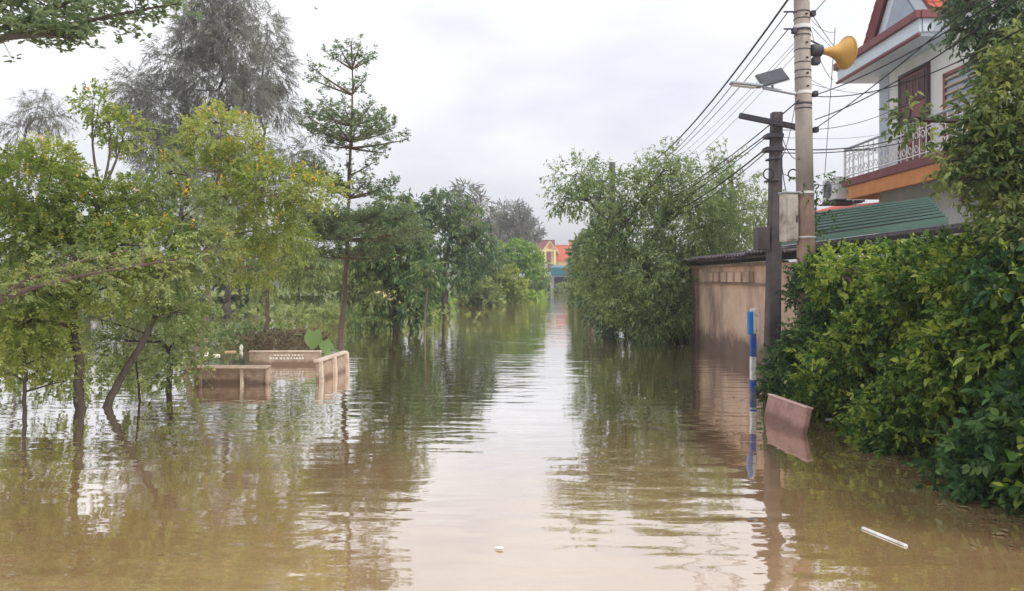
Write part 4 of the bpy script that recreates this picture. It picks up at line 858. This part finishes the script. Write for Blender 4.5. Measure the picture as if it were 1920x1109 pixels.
for i, (px, d, lb, mt, cs) in enumerate([(450, 34, 'dark teal bush on the far side of the flooded park', LEAF_TERM, [(455, 495, 42, 40, 170), (420, 500, 40, 34, 130)]),
        (560, 36, 'green bush behind the bench lettering, beyond the debris', LEAF_WILLOW, [(560, 500, 45, 36, 150), (600, 515, 40, 28, 110)]),
        (660, 33, 'brownish bush behind the whorled tree trunk', LEAF_CASSIA2, [(670, 520, 45, 36, 150), (700, 500, 40, 40, 130)]),
        (250, 33, 'green bush seen under the leaning cassia branches', LEAF_WILLOW, [(250, 500, 60, 45, 170), (310, 520, 50, 36, 130)]),
        (120, 30, 'dark bush behind the straight cassia trunk', LEAF_WILLOW, [(120, 540, 60, 50, 160), (50, 550, 60, 50, 160)]),
        (350, 40, 'low far bush behind the forked cassia', LEAF_TERM, [(350, 505, 50, 34, 140)])]):
    make_tree('park_bush', lb, 'bush', [G(px, 525 + H * F / d, d), G(px, 540, d), G(px, 510, d)], .08, .04, [C(a, b, d, c, e_, k, 1.2) for (a, b, c, e_, k) in cs] + [C(a, 512 + H * F / d, d, c, 12, k // 2, .8) for (a, b, c, e_, k) in cs], SHR, mt, BARK_BROWN, 70 + i, 'park bushes', twigs=4, dens=1.5)

# ------------------------------------------------------------------ trees on the wall side
WIL = lambda rng, P, O, T: st_cluster(rng, P, O, T, k=12, twig=.42, L=(.07, .14), wr=.3, droop=.2, spread=.65, ldroop=.45, nup=.8, nr=.6)
d = 19
make_tree('willowy_tree', 'wide willowy tree overhanging the water beside the tan wall', 'tree', [G(1275, 665, d), G(1268, 600, d), G(1240, 540, d), G(1180, 465, d - .3), G(1130, 405, d - .6), G(1080, 350, d - .8)], .15, .03,
    [C(1075, 330, d - .8, 42, 26, 40), C(1060, 370, d - .8, 30, 20, 22), C(1110, 370, d - .7, 40, 30, 50), C(1130, 340, d, 35, 28, 34), C(1180, 370, d, 60, 45, 110), C(1240, 340, d, 60, 45, 110), C(1300, 360, d, 65, 50, 120), C(1255, 305, d, 35, 25, 24), C(1190, 430, d, 80, 45, 170), C(1290, 430, d, 80, 50, 180),
     C(1140, 450, d - .3, 50, 40, 90), C(1360, 420, d + .5, 60, 55, 110), C(1120, 510, d, 45, 35, 90), C(1200, 510, d - .5, 80, 40, 170), C(1290, 510, d - .5, 75, 45, 160), C(1160, 560, d - .5, 55, 35, 100), C(1240, 580, d - .8, 70, 35, 140), C(1210, 610, d - .9, 45, 25, 60), C(1340, 480, d, 60, 40, 110), C(1290, 570, d - .5, 45, 40, 70)],
    WIL, LEAF_WILLOW, BARK_DARK, 81, twigs=12, tint=(.5, .22), sides=8, dens=2.3, ctint=.12, limb=.3)
d = 21.5
make_tree('willowy_tree', 'airy willowy tree top rising behind the dark pole', 'tree', [G(1360, 640, d), G(1362, 520, d), G(1370, 400, d), G(1372, 320, d)], .11, .03,
    [C(1365, 300, d, 22, 20, 12), C(1340, 320, d, 34, 25, 24), C(1390, 345, d, 28, 22, 20), C(1350, 360, d, 45, 30, 50), C(1400, 400, d, 45, 35, 70), C(1330, 400, d, 50, 35, 70), C(1440, 390, d, 30, 40, 40), C(1390, 450, d, 60, 30, 90)],
    WIL, LEAF_WILLOW, BARK_BROWN, 82, twigs=10, dens=2.0, limb=.3)
d = 20
make_tree('dark_thicket', 'deep green thicket low over the water in the shade left of the wall', 'bush', [G(1230, 655, d), G(1232, 600, d), G(1235, 550, d)], .08, .04,
    [C(1180, 590, d, 60, 30, 110), C(1250, 600, d, 60, 40, 140), C(1290, 560, d, 50, 60, 140), C(1300, 620, d + .5, 40, 40, 80), C(1130, 580, d + 1, 30, 26, 50), C(1170, 622, d + .6, 50, 12, 50), C(1240, 628, d, 50, 14, 60), C(1290, 632, d, 40, 14, 50)], WIL, LEAF_TERM, BARK_DARK, 83, twigs=6, tint=(.2, .15), dens=2.3)
for i, (px, d, py, lb) in enumerate([(1132, 22, 560, 'bare stem standing in water, leftmost under the willowy tree'), (1148, 21, 560, 'bare stem standing in water, second under the willowy tree'), (1172, 20.5, 570, 'bare stem standing in water, third under the willowy tree'), (1108, 26, 555, 'thin bare stem in water out by the channel')]):
    o = MB().tube([(at(px, 0, d)[0], d, -.8), (at(px + 2, 0, d)[0], d, .6), at(px - 3, py, d), at(px - 2, py - 40, d)], [.06, .055, .05, .03], 7).build('bare_stem', BARK_BROWN); tag(o, lb, 'stem', 'bare stems')
for i, (px, d, lb, cs) in enumerate([(1100, 40, 'green tree between the willowy tree and the gantry', [(1100, 500, 26, 35, 190), (1112, 455, 34, 28, 160), (1090, 535, 22, 18, 90), (1086, 480, 16, 24, 90)]), (1110, 60, 'far tree half hiding the orange roofed house', [(1092, 470, 20, 22, 130), (1120, 450, 22, 20, 110), (1084, 495, 16, 16, 80)])]):
    make_tree('roadside_tree', lb, 'tree', [G(px, 525 + H * F / d, d), G(px, 520, d), G(px, 480, d)], .1, .05, [C(a, b, d, c, e_, k, 1.2) for (a, b, c, e_, k) in cs] + [C(a, 512 + H * F / d, d, c, 12, k // 2, .8) for (a, b, c, e_, k) in cs], SHR, LEAF_WILLOW, BARK_BROWN, 90 + i, 'roadside trees', twigs=4)

# foreground tree leaning in from the right
GUA = lambda rng, P, O, T: st_cluster(rng, P, O, T, k=10, twig=.2, L=(.04, .085), wr=.42, droop=.15, spread=.75, ldroop=.45, nup=.9, nr=.6)
d = 6.0
make_tree('guava_tree', 'foreground tree with leafy branches hanging in front of the house', 'tree', [(5.0, d, -.6), (4.95, d, 1.0), (4.8, d, 2.2), (4.55, d, 3.3), (4.4, d, 4.4)], .09, .03,
    [C(1835, 215, d, 26, 20, 22), C(1900, 200, d, 50, 50, 100), C(1880, 130, d + .2, 26, 22, 26), C(1920, 110, d, 40, 42, 70), C(1855, 310, d, 42, 32, 70), C(1910, 300, d, 52, 45, 100), C(1890, 395, d, 42, 38, 80), C(1925, 460, d - .3, 48, 42, 80), C(1707, 222, d, 22, 9, 12), C(1782, 302, d, 20, 11, 12), C(1815, 268, d, 24, 15, 20), C(1880, 250, d, 38, 32, 60), C(1800, 335, d, 20, 12, 12), C(1970, 220, d, 60, 80, 120), C(1990, 380, d, 60, 70, 120), C(1900, 480, d, 38, 22, 44)],
    GUA, LEAF_GUAVA, BARK_DARK, 101, 'right side trees', shape='ovate', twigs=7, tint=(.55, .22), dens=1.5, ctint=.12)
d = 8.2
make_tree('shade_tree', 'grey green tree crown in the top right corner before the gable', 'tree', [(6.4, d, -.6), (6.4, d, 2.0), (6.3, d, 3.5), (6.1, d, 5.0)], .11, .04,
    [C(1815, 15, d, 42, 34, 70), C(1865, 60, d, 50, 38, 110), C(1900, 20, d, 60, 50, 120), C(1805, 60, d, 26, 20, 30), C(1828, 105, d, 16, 24, 22), C(1900, 90, d, 40, 30, 60), C(1960, 60, d, 70, 80, 120), C(1840, -30, d, 80, 40, 110)],
    GUA, LEAF_TERM, BARK_DARK, 102, 'right side trees', shape='ovate', twigs=6, tint=(.5, .2))

# ------------------------------------------------------------------ hedge along the wall
HED = lambda rng, P, O, T: st_cluster(rng, P, O, T, k=13, twig=.2, L=(.034, .078), wr=.58, droop=.05, spread=.8, ldroop=.25, nup=.9, nr=.6)
def V_(x, y, z, rx, ry, rz, n): return ((x, y, z), (rx, ry, rz), n)
def hedge_clumps(seed, y0, y1, x_front, z_top, n, per):
    r = random.Random(seed); out_ = []
    for k in range(n):
        y = y0 + (y1 - y0) * ((k * .618) % 1); z = .1 + (z_top - .3) * (((k * .381) + r.uniform(-.1, .1)) % 1); s_ = r.uniform(.2, .36)
        out_.append(V_(x_front + s_ * .85 + .16 * z + r.uniform(0, .22) + .1 * math.sin(y * 4.1 + z * 3), y, z, s_, s_ * 1.1, s_ * .9, int(per * s_ / .28)))
    for k in range(5): y = y0 + (y1 - y0) * (k + .5) / 5; out_.append(V_(4.1, y, z_top * .45, .4, (y1 - y0) / 8, z_top * .5, per * 2))
    for k in range(int(n * .35)): y = r.uniform(y0, y1); s_ = r.uniform(.16, .3); out_.append(V_(r.uniform(x_front + .35, 4.35), y, z_top - .1 + r.uniform(-.12, .1), s_, s_, s_ * .7, int(per * s_ / .3)))
    return out_
make_tree('hedge_shrub', 'hedge shrub at the marker post, farthest of the hedge', 'hedge', [(4.0, 9.4, -.6), (4.0, 9.4, .6), (4.0, 9.4, 1.3)], .05, .02, hedge_clumps(1, 8.7, 10.2, 3.42, 1.65, 26, 42),
    HED, LEAF_HEDGE_D, BARK_BROWN, 111, 'hedge shrubs', shape='ovate', shell=.6, tint=(.42, .2), twigs=2, ctint=.2)
make_tree('hedge_shrub', 'bright leaved hedge shrub directly behind the pink bench', 'hedge', [(4.0, 7.8, -.6), (4.0, 7.8, .6), (4.0, 7.8, 1.4)], .06, .02, hedge_clumps(2, 7.0, 8.9, 3.3, 1.85, 36, 44),
    HED, LEAF_HEDGE, BARK_BROWN, 112, 'hedge shrubs', shape='ovate', shell=.6, tint=(.45, .22), twigs=2, ctint=.2)
make_tree('hedge_shrub', 'lush hedge shrub between the pink bench and the big leaved plant', 'hedge', [(4.05, 6.3, -.6), (4.05, 6.3, .6), (4.05, 6.3, 1.4)], .06, .02, hedge_clumps(3, 5.5, 7.1, 3.28, 1.8, 34, 44),
    HED, LEAF_HEDGE, BARK_BROWN, 113, 'hedge shrubs', shape='ovate', shell=.6, tint=(.4, .22), twigs=2, ctint=.2)
# nearest shrub: its leaves can be told apart, so the largest are single leaves
NEAR = lambda rng, P, O, T: st_cluster(rng, P, O, T, k=10, twig=.22, L=(.045, .10), wr=.55, droop=.1, spread=.8, ldroop=.35, nup=.9, nr=.6)
ns = make_tree('hedge_shrub', 'nearest dark hedge shrub with large single leaves at the frame edge', 'hedge', [(4.0, 4.9, -.6), (4.0, 4.9, .6), (4.05, 4.9, 1.3)], .06, .02,
    [*hedge_clumps(4, 4.2, 5.6, 3.3, 1.75, 30, 40)],
    NEAR, LEAF_HEDGE_D, BARK_BROWN, 114, 'hedge shrubs', shape='ovate', shell=.6, tint=(.4, .22), twigs=2, ctint=.18)
def leaf_obj_mesh(nm, L, w, tint, fold=.16, curl=.16, heart=False):
    v, f = [], []; K = 9 if heart else 6
    for i in range(K + 1):
        t = i / K; wd_ = w * (math.sin(math.pi * min(1, t ** .75)) if not heart else math.sin(math.pi * (.2 + .8 * t)) ** .8) * .5
        y = t * L; z = -curl * L * t * t
        v += [(-wd_, y - (0.18 * L if heart and i == 0 else 0), z + fold * wd_), (0, y, z), (wd_, y - (0.18 * L if heart and i == 0 else 0), z + fold * wd_)]
    for i in range(K):
        a = i * 3; f += [(a, a + 1, a + 4, a + 3), (a + 1, a + 2, a + 5, a + 4)]
    me = mesh(nm, v, f, True); at_ = me.attributes.new('tint', 'FLOAT', 'POINT'); at_.data.foreach_set('value', [tint] * len(v)); return me
rnd = random.Random(77); rng = np.random.default_rng(77)
lm = [leaf_obj_mesh('leaf', .13, .075, t_) for t_ in (.2, .4, .55, .75, .95)]
for me in lm: me.materials.append(LEAF_HEDGE)
def put_leaf(nm, me, parent, p, dirv, roll, s=1.0):
    o = link(nm, me, None, parent); dv = Vector(dirv).normalized(); q = dv.to_track_quat('Y', 'Z'); o.rotation_mode = 'QUATERNION'; o.rotation_quaternion = q @ Matrix.Rotation(roll, 4, 'Y').to_quaternion(); o.location = p; o.scale = (s, s, s); return o
for k in range(260):
    y = rnd.uniform(4.3, 5.7); z = rnd.uniform(.08, 1.55); x = 3.45 + .16 * math.sin(y * 5) + .28 * max(0, z - .7) + rnd.uniform(-.1, .14) + .1 * math.sin(z * 6 + y * 3)
    put_leaf('leaf', rnd.choice(lm), ns, (x, y, z), (rnd.uniform(-1, -.1), rnd.uniform(-1, .6), rnd.uniform(-.7, .25)), rnd.uniform(-.6, .6), rnd.uniform(.42, 1.0))
# big leaved plant in the hedge
bp_ = thing('broad_leaved_plant', 'plant with long drooping broad leaves in the hedge near the frame edge', 'plant', (4.1, 5.6, 0))
bl = [leaf_obj_mesh('leaf', .34, .13, t_, .2, .35) for t_ in (.25, .5, .8)]
for me in bl: me.materials.append(LEAF_HEDGE_D)
stem = MB()
for s_ in range(5):
    sx, sy, sz = 3.75 + .14 * s_ * rnd.uniform(.6, 1.2), 4.75 + s_ * .33, rnd.uniform(1.2, 1.75)
    stem.tube([(sx + .1, sy, -.5), (sx + .05, sy, .7), (sx, sy, sz)], [.014, .011, .007], 6)
    for k in range(10):
        a = k * 2.4 + s_; z = sz - k * .085; put_leaf('leaf', rnd.choice(bl), bp_, (sx + .01, sy, z), (math.cos(a) - .35, math.sin(a) - .25, .25), rnd.uniform(-.4, .4), rnd.uniform(.7, 1.1))
stem.build('stem', BARK_BROWN, bp_)
# creeper on the pale pole
rng = np.random.default_rng(8); P = np.stack([rng.normal(0, .14, 90), rng.normal(-.02, .1, 90), rng.uniform(0, 1, 90)], 1)
c0 = np.array(at(1518, 465, D1)); P[:, 0] *= (.5 + P[:, 2]); P = c0 + P * np.array([1, 1, .95]) + np.array([.1, .02, 0]); O = unit(P - c0 + rng.normal(0, .5, P.shape))
cp = thing('creeper', 'small leafy creeper climbing the pale pole behind the cabinet', 'creeper', at(1518, 480, D1))
link('foliage', leafmesh('foliage', st_cluster(rng, P, O, np.clip(rng.normal(.5, .2, 90), 0, 1), k=6, twig=.12, L=(.03, .06), wr=.6)), LEAF_HEDGE_D, cp)
MB().tube([at(1530, 500, D1), at(1527, 430, D1), at(1532, 360, D1)], .008, 5).build('stem', BARK_BROWN, cp)

# ------------------------------------------------------------------ things afloat
hy = np.random.default_rng(5)
def mat_patch(label, name, areas, mat, L, k, zt_, n, seed):
    r = np.random.default_rng(seed); ps = []
    for (px, py, rx, ry) in areas:
        d0 = wl(py); x0 = (px - 960) / F * d0; P = np.stack([x0 + r.normal(0, rx, n), d0 + r.normal(0, ry, n), r.uniform(.0, zt_, n)], 1)
        O = np.stack([r.normal(0, .5, n), r.normal(0, .5, n), np.ones(n)], 1); ps.append(st_cluster(r, P, unit(O), np.clip(r.normal(.5, .22, n), 0, 1), k=k, twig=.12, L=L, wr=.6, droop=0, spread=.8, ldroop=-.2))
    return tag(link(name, leafmesh(name, cat_parts(ps)), mat), label, kind='stuff')
mat_patch('floating mat of green water plants behind the benches', 'floating_weeds', [(410, 648, .5, .5), (450, 640, .5, .5), (485, 625, .5, .6), (400, 625, .6, .8)], LEAF_HYA, (.05, .11), 5, .2, 110, 61)
mat_patch('brown dead brush poking out of the water behind the lettered bench', 'dead_brush', [(505, 640, .45, .5), (555, 635, .3, .5), (480, 650, .4, .3), (580, 645, .25, .4)], LEAF_DRY, (.04, .10), 5, .16, 130, 62)
mat_patch('drowned grass and weeds along the far park edge', 'drowned_weeds', [(420, 560, 2.0, 2), (480, 570, 2.0, 2), (560, 575, 2.0, 2), (640, 590, 1.4, 1.5), (700, 610, 1.2, .8), (660, 605, 1.0, .8), (730, 600, 1.3, 1), (250, 590, 2, 2), (850, 560, 1.6, 2), (900, 556, 1.5, 2), (380, 555, 3, 3), (450, 552, 3, 3), (520, 553, 3, 3), (600, 556, 3, 3), (300, 560, 3, 3), (200, 565, 3, 3), (440, 590, 1.5, 1.2), (540, 600, 1.2, 1)], LEAF_CASSIA2, (.12, .25), 5, .4, 130, 63)
mat_patch('wispy drowned twigs at the waterline under the cassias', 'drowned_twigs', [(60, 700, .7, .5), (250, 715, .6, .4), (310, 700, .5, .4), (100, 730, .6, .3), (200, 690, .6, .6)], LEAF_CASSIA2, (.04, .1), 5, .25, 80, 64)
# taro
tx = at(600, 660, 14.4)
taro = thing('taro_plant', 'taro with big light green leaves between the benches', 'plant', (tx[0], 14.4, 0))
tl = leaf_obj_mesh('leaf', .36, .30, .45, .12, .12, True); tl.materials.append(LEAF_TARO)
for (px, py, dv, s_) in ((588, 622, (.1, -.6, -.75), 1.1), (608, 640, (.35, -.5, -.6), .95), (565, 628, (-.8, -.3, .1), .55), (620, 655, (.9, -.2, -.2), .6)):
    p = Vector(at(px, py, 14.4)); put_leaf('leaf', tl, taro, p, dv, 0, s_); MB().tube([(tx[0] + .02 * px % .05, 14.4, -.5), (tx[0], 14.45, .1), p], [.014, .012, .008], 5).build('stalk', LEAF_TARO, taro)
def debris(name, label, cat, px, py, size, mat, rz=0, bev=.01, z=None):
    d_ = wl(py); o = bx(name, (at(px, py, d_)[0], d_, z if z is not None else size[2] * .2), size, mat, None, bev, Matrix.Rotation(rz, 3, 'Z')); return tag(o, label, cat, 'floating litter')
dd_ = wl(660); bt = lathe([(-.05, 0), (-.05, .03), (-.03, .05), (.0, .056), (.025, .045), (.035, .02), (.05, .02), (.05, 0)], Vector((at(443, 660, dd_)[0], dd_ + .3, .06)), Vector((.1, .2, 1)).normalized(), 14).build('plastic_bottle', PLASTIC, None, True); tag(bt, 'pale plastic bottle bobbing above the benches', 'bottle', 'floating litter')
debris('foam_block', 'white foam scrap afloat left of the benches', 'litter', 386, 664, (.10, .08, .06), STRAP, .3)
debris('foam_block', 'yellowish foam scrap afloat beside the white one', 'litter', 406, 668, (.13, .07, .05), PLASTIC, -.2)
debris('drift_plank', 'orange brown driftwood afloat by the bottle', 'litter', 432, 660, (.24, .03, .03), DEBRIS, .25)
debris('drift_plank', 'tan floating board out on the flooded park, nearer one', 'litter', 422, 587, (.75, .3, .06), DEBRIS, .1)
debris('drift_plank', 'tan floating board far out on the flooded park', 'litter', 565, 576, (.8, .3, .06), DEBRIS, 0)
debris('foam_block', 'white foam scrap far up the left bank, larger', 'litter', 893, 563, (.22, .16, .16), STRAP, .3)
debris('foam_block', 'white foam scrap far up the left bank, smaller', 'litter', 901, 562, (.16, .12, .12), STRAP, .1)
debris('white_stick', 'white stick floating near the right foreground', 'litter', 1657, 1008, (.35, .026, .02), WHITE, -1.235, .009)
debris('foam_block', 'white foam scrap at the hedge foot by the pink bench', 'litter', 1555, 787, (.09, .03, .02), STRAP, .1)
fl_ = leaf_obj_mesh('floating_leaf', .06, .04, .9, .1, .05); fl_.materials.append(PLASTIC)
fl2 = fl_.copy(); fl2.materials.clear(); fl2.materials.append(LEAF_DRY)
for (px, py, rz, lb) in ((945, 1032, 1.2, 'pale fallen leaf floating alone in the open foreground'), (1890, 1000, .3, 'fallen yellow leaf afloat below the nearest hedge'), (1880, 1003, 2.0, 'second fallen leaf afloat below the nearest hedge'), (1815, 955, .8, 'fallen leaf afloat at the hedge edge, farther one'), (1270, 735, .4, 'tiny fallen leaf afloat before the tan wall')):
    d_ = wl(py); o = link('floating_leaf', fl_ if px == 945 else fl2); o.location = (at(px, py, d_)[0], d_, .012); o.rotation_euler = (0, 0, rz); tag(o, lb, 'leaf', 'floating leaves')
r = np.random.default_rng(91); n_ = 520
side = r.uniform(0, 1, n_) < .45
yy = np.where(side, r.uniform(4.3, 10, n_), r.uniform(8, 24, n_)); xx = np.where(side, 3.35 - np.abs(r.normal(0, .22, n_)), -3.2 - np.abs(r.normal(0, 2.2, n_)))
P = np.stack([xx, yy, r.uniform(.004, .012, n_)], 1); a_ = r.uniform(0, 6.28, n_)
lit = dict(pos=P, dir=np.stack([np.cos(a_), np.sin(a_), r.normal(0, .08, n_)], 1), nrm=np.tile(UP, (n_, 1)) + r.normal(0, .12, (n_, 3)), L=r.uniform(.02, .07, n_), W=r.uniform(.008, .03, n_), tint=r.uniform(0, 1, n_))
tag(link('floating_debris', leafmesh('floating_debris', lit), LEAF_DRY), 'scattered bits of leaf and twig drifting on the flood', kind='stuff')
# a bird in the sky
bp3 = Vector(at(593, 17, 42)); bd_ = thing('flying_bird', 'tiny dark bird flying high above the whorled tree', 'bird', bp3)
lathe([(-.09, 0), (-.05, .018), (0, .024), (.05, .018), (.08, .012), (.1, 0)], bp3, Vector((.9, .4, .05)).normalized(), 8).build('body', METAL_D, bd_, True)
for sg in (-1, 1): link('wing', mesh('wing', [tuple(bp3 + Vector(v)) for v in ((.03, 0, .01), (-.04, 0, .01), (-.05 + sg * .03, sg * .16, .05), (.0 + sg * .03, sg * .17, .06), (.03, 0, .016), (-.04, 0, .016))], [(0, 1, 2, 3), (4, 3, 2, 5)]), METAL_D, bd_)

# ------------------------------------------------------------------ damp air
hm = bpy.data.materials.new('damp_air'); hm.use_nodes = True; hn = hm.node_tree.nodes; hn.clear()
pv = hn.new('ShaderNodeVolumePrincipled'); pv.inputs['Color'].default_value = (.95, .96, 1, 1); pv.inputs['Density'].default_value = .0022; pv.inputs['Anisotropy'].default_value = .2
ho = hn.new('ShaderNodeOutputMaterial'); hm.node_tree.links.new(pv.outputs[0], ho.inputs['Volume'])
hz = MB().box((0, 200, 22), (3800, 3800, 48)).build('haze', hm); hz['kind'] = 'stuff'
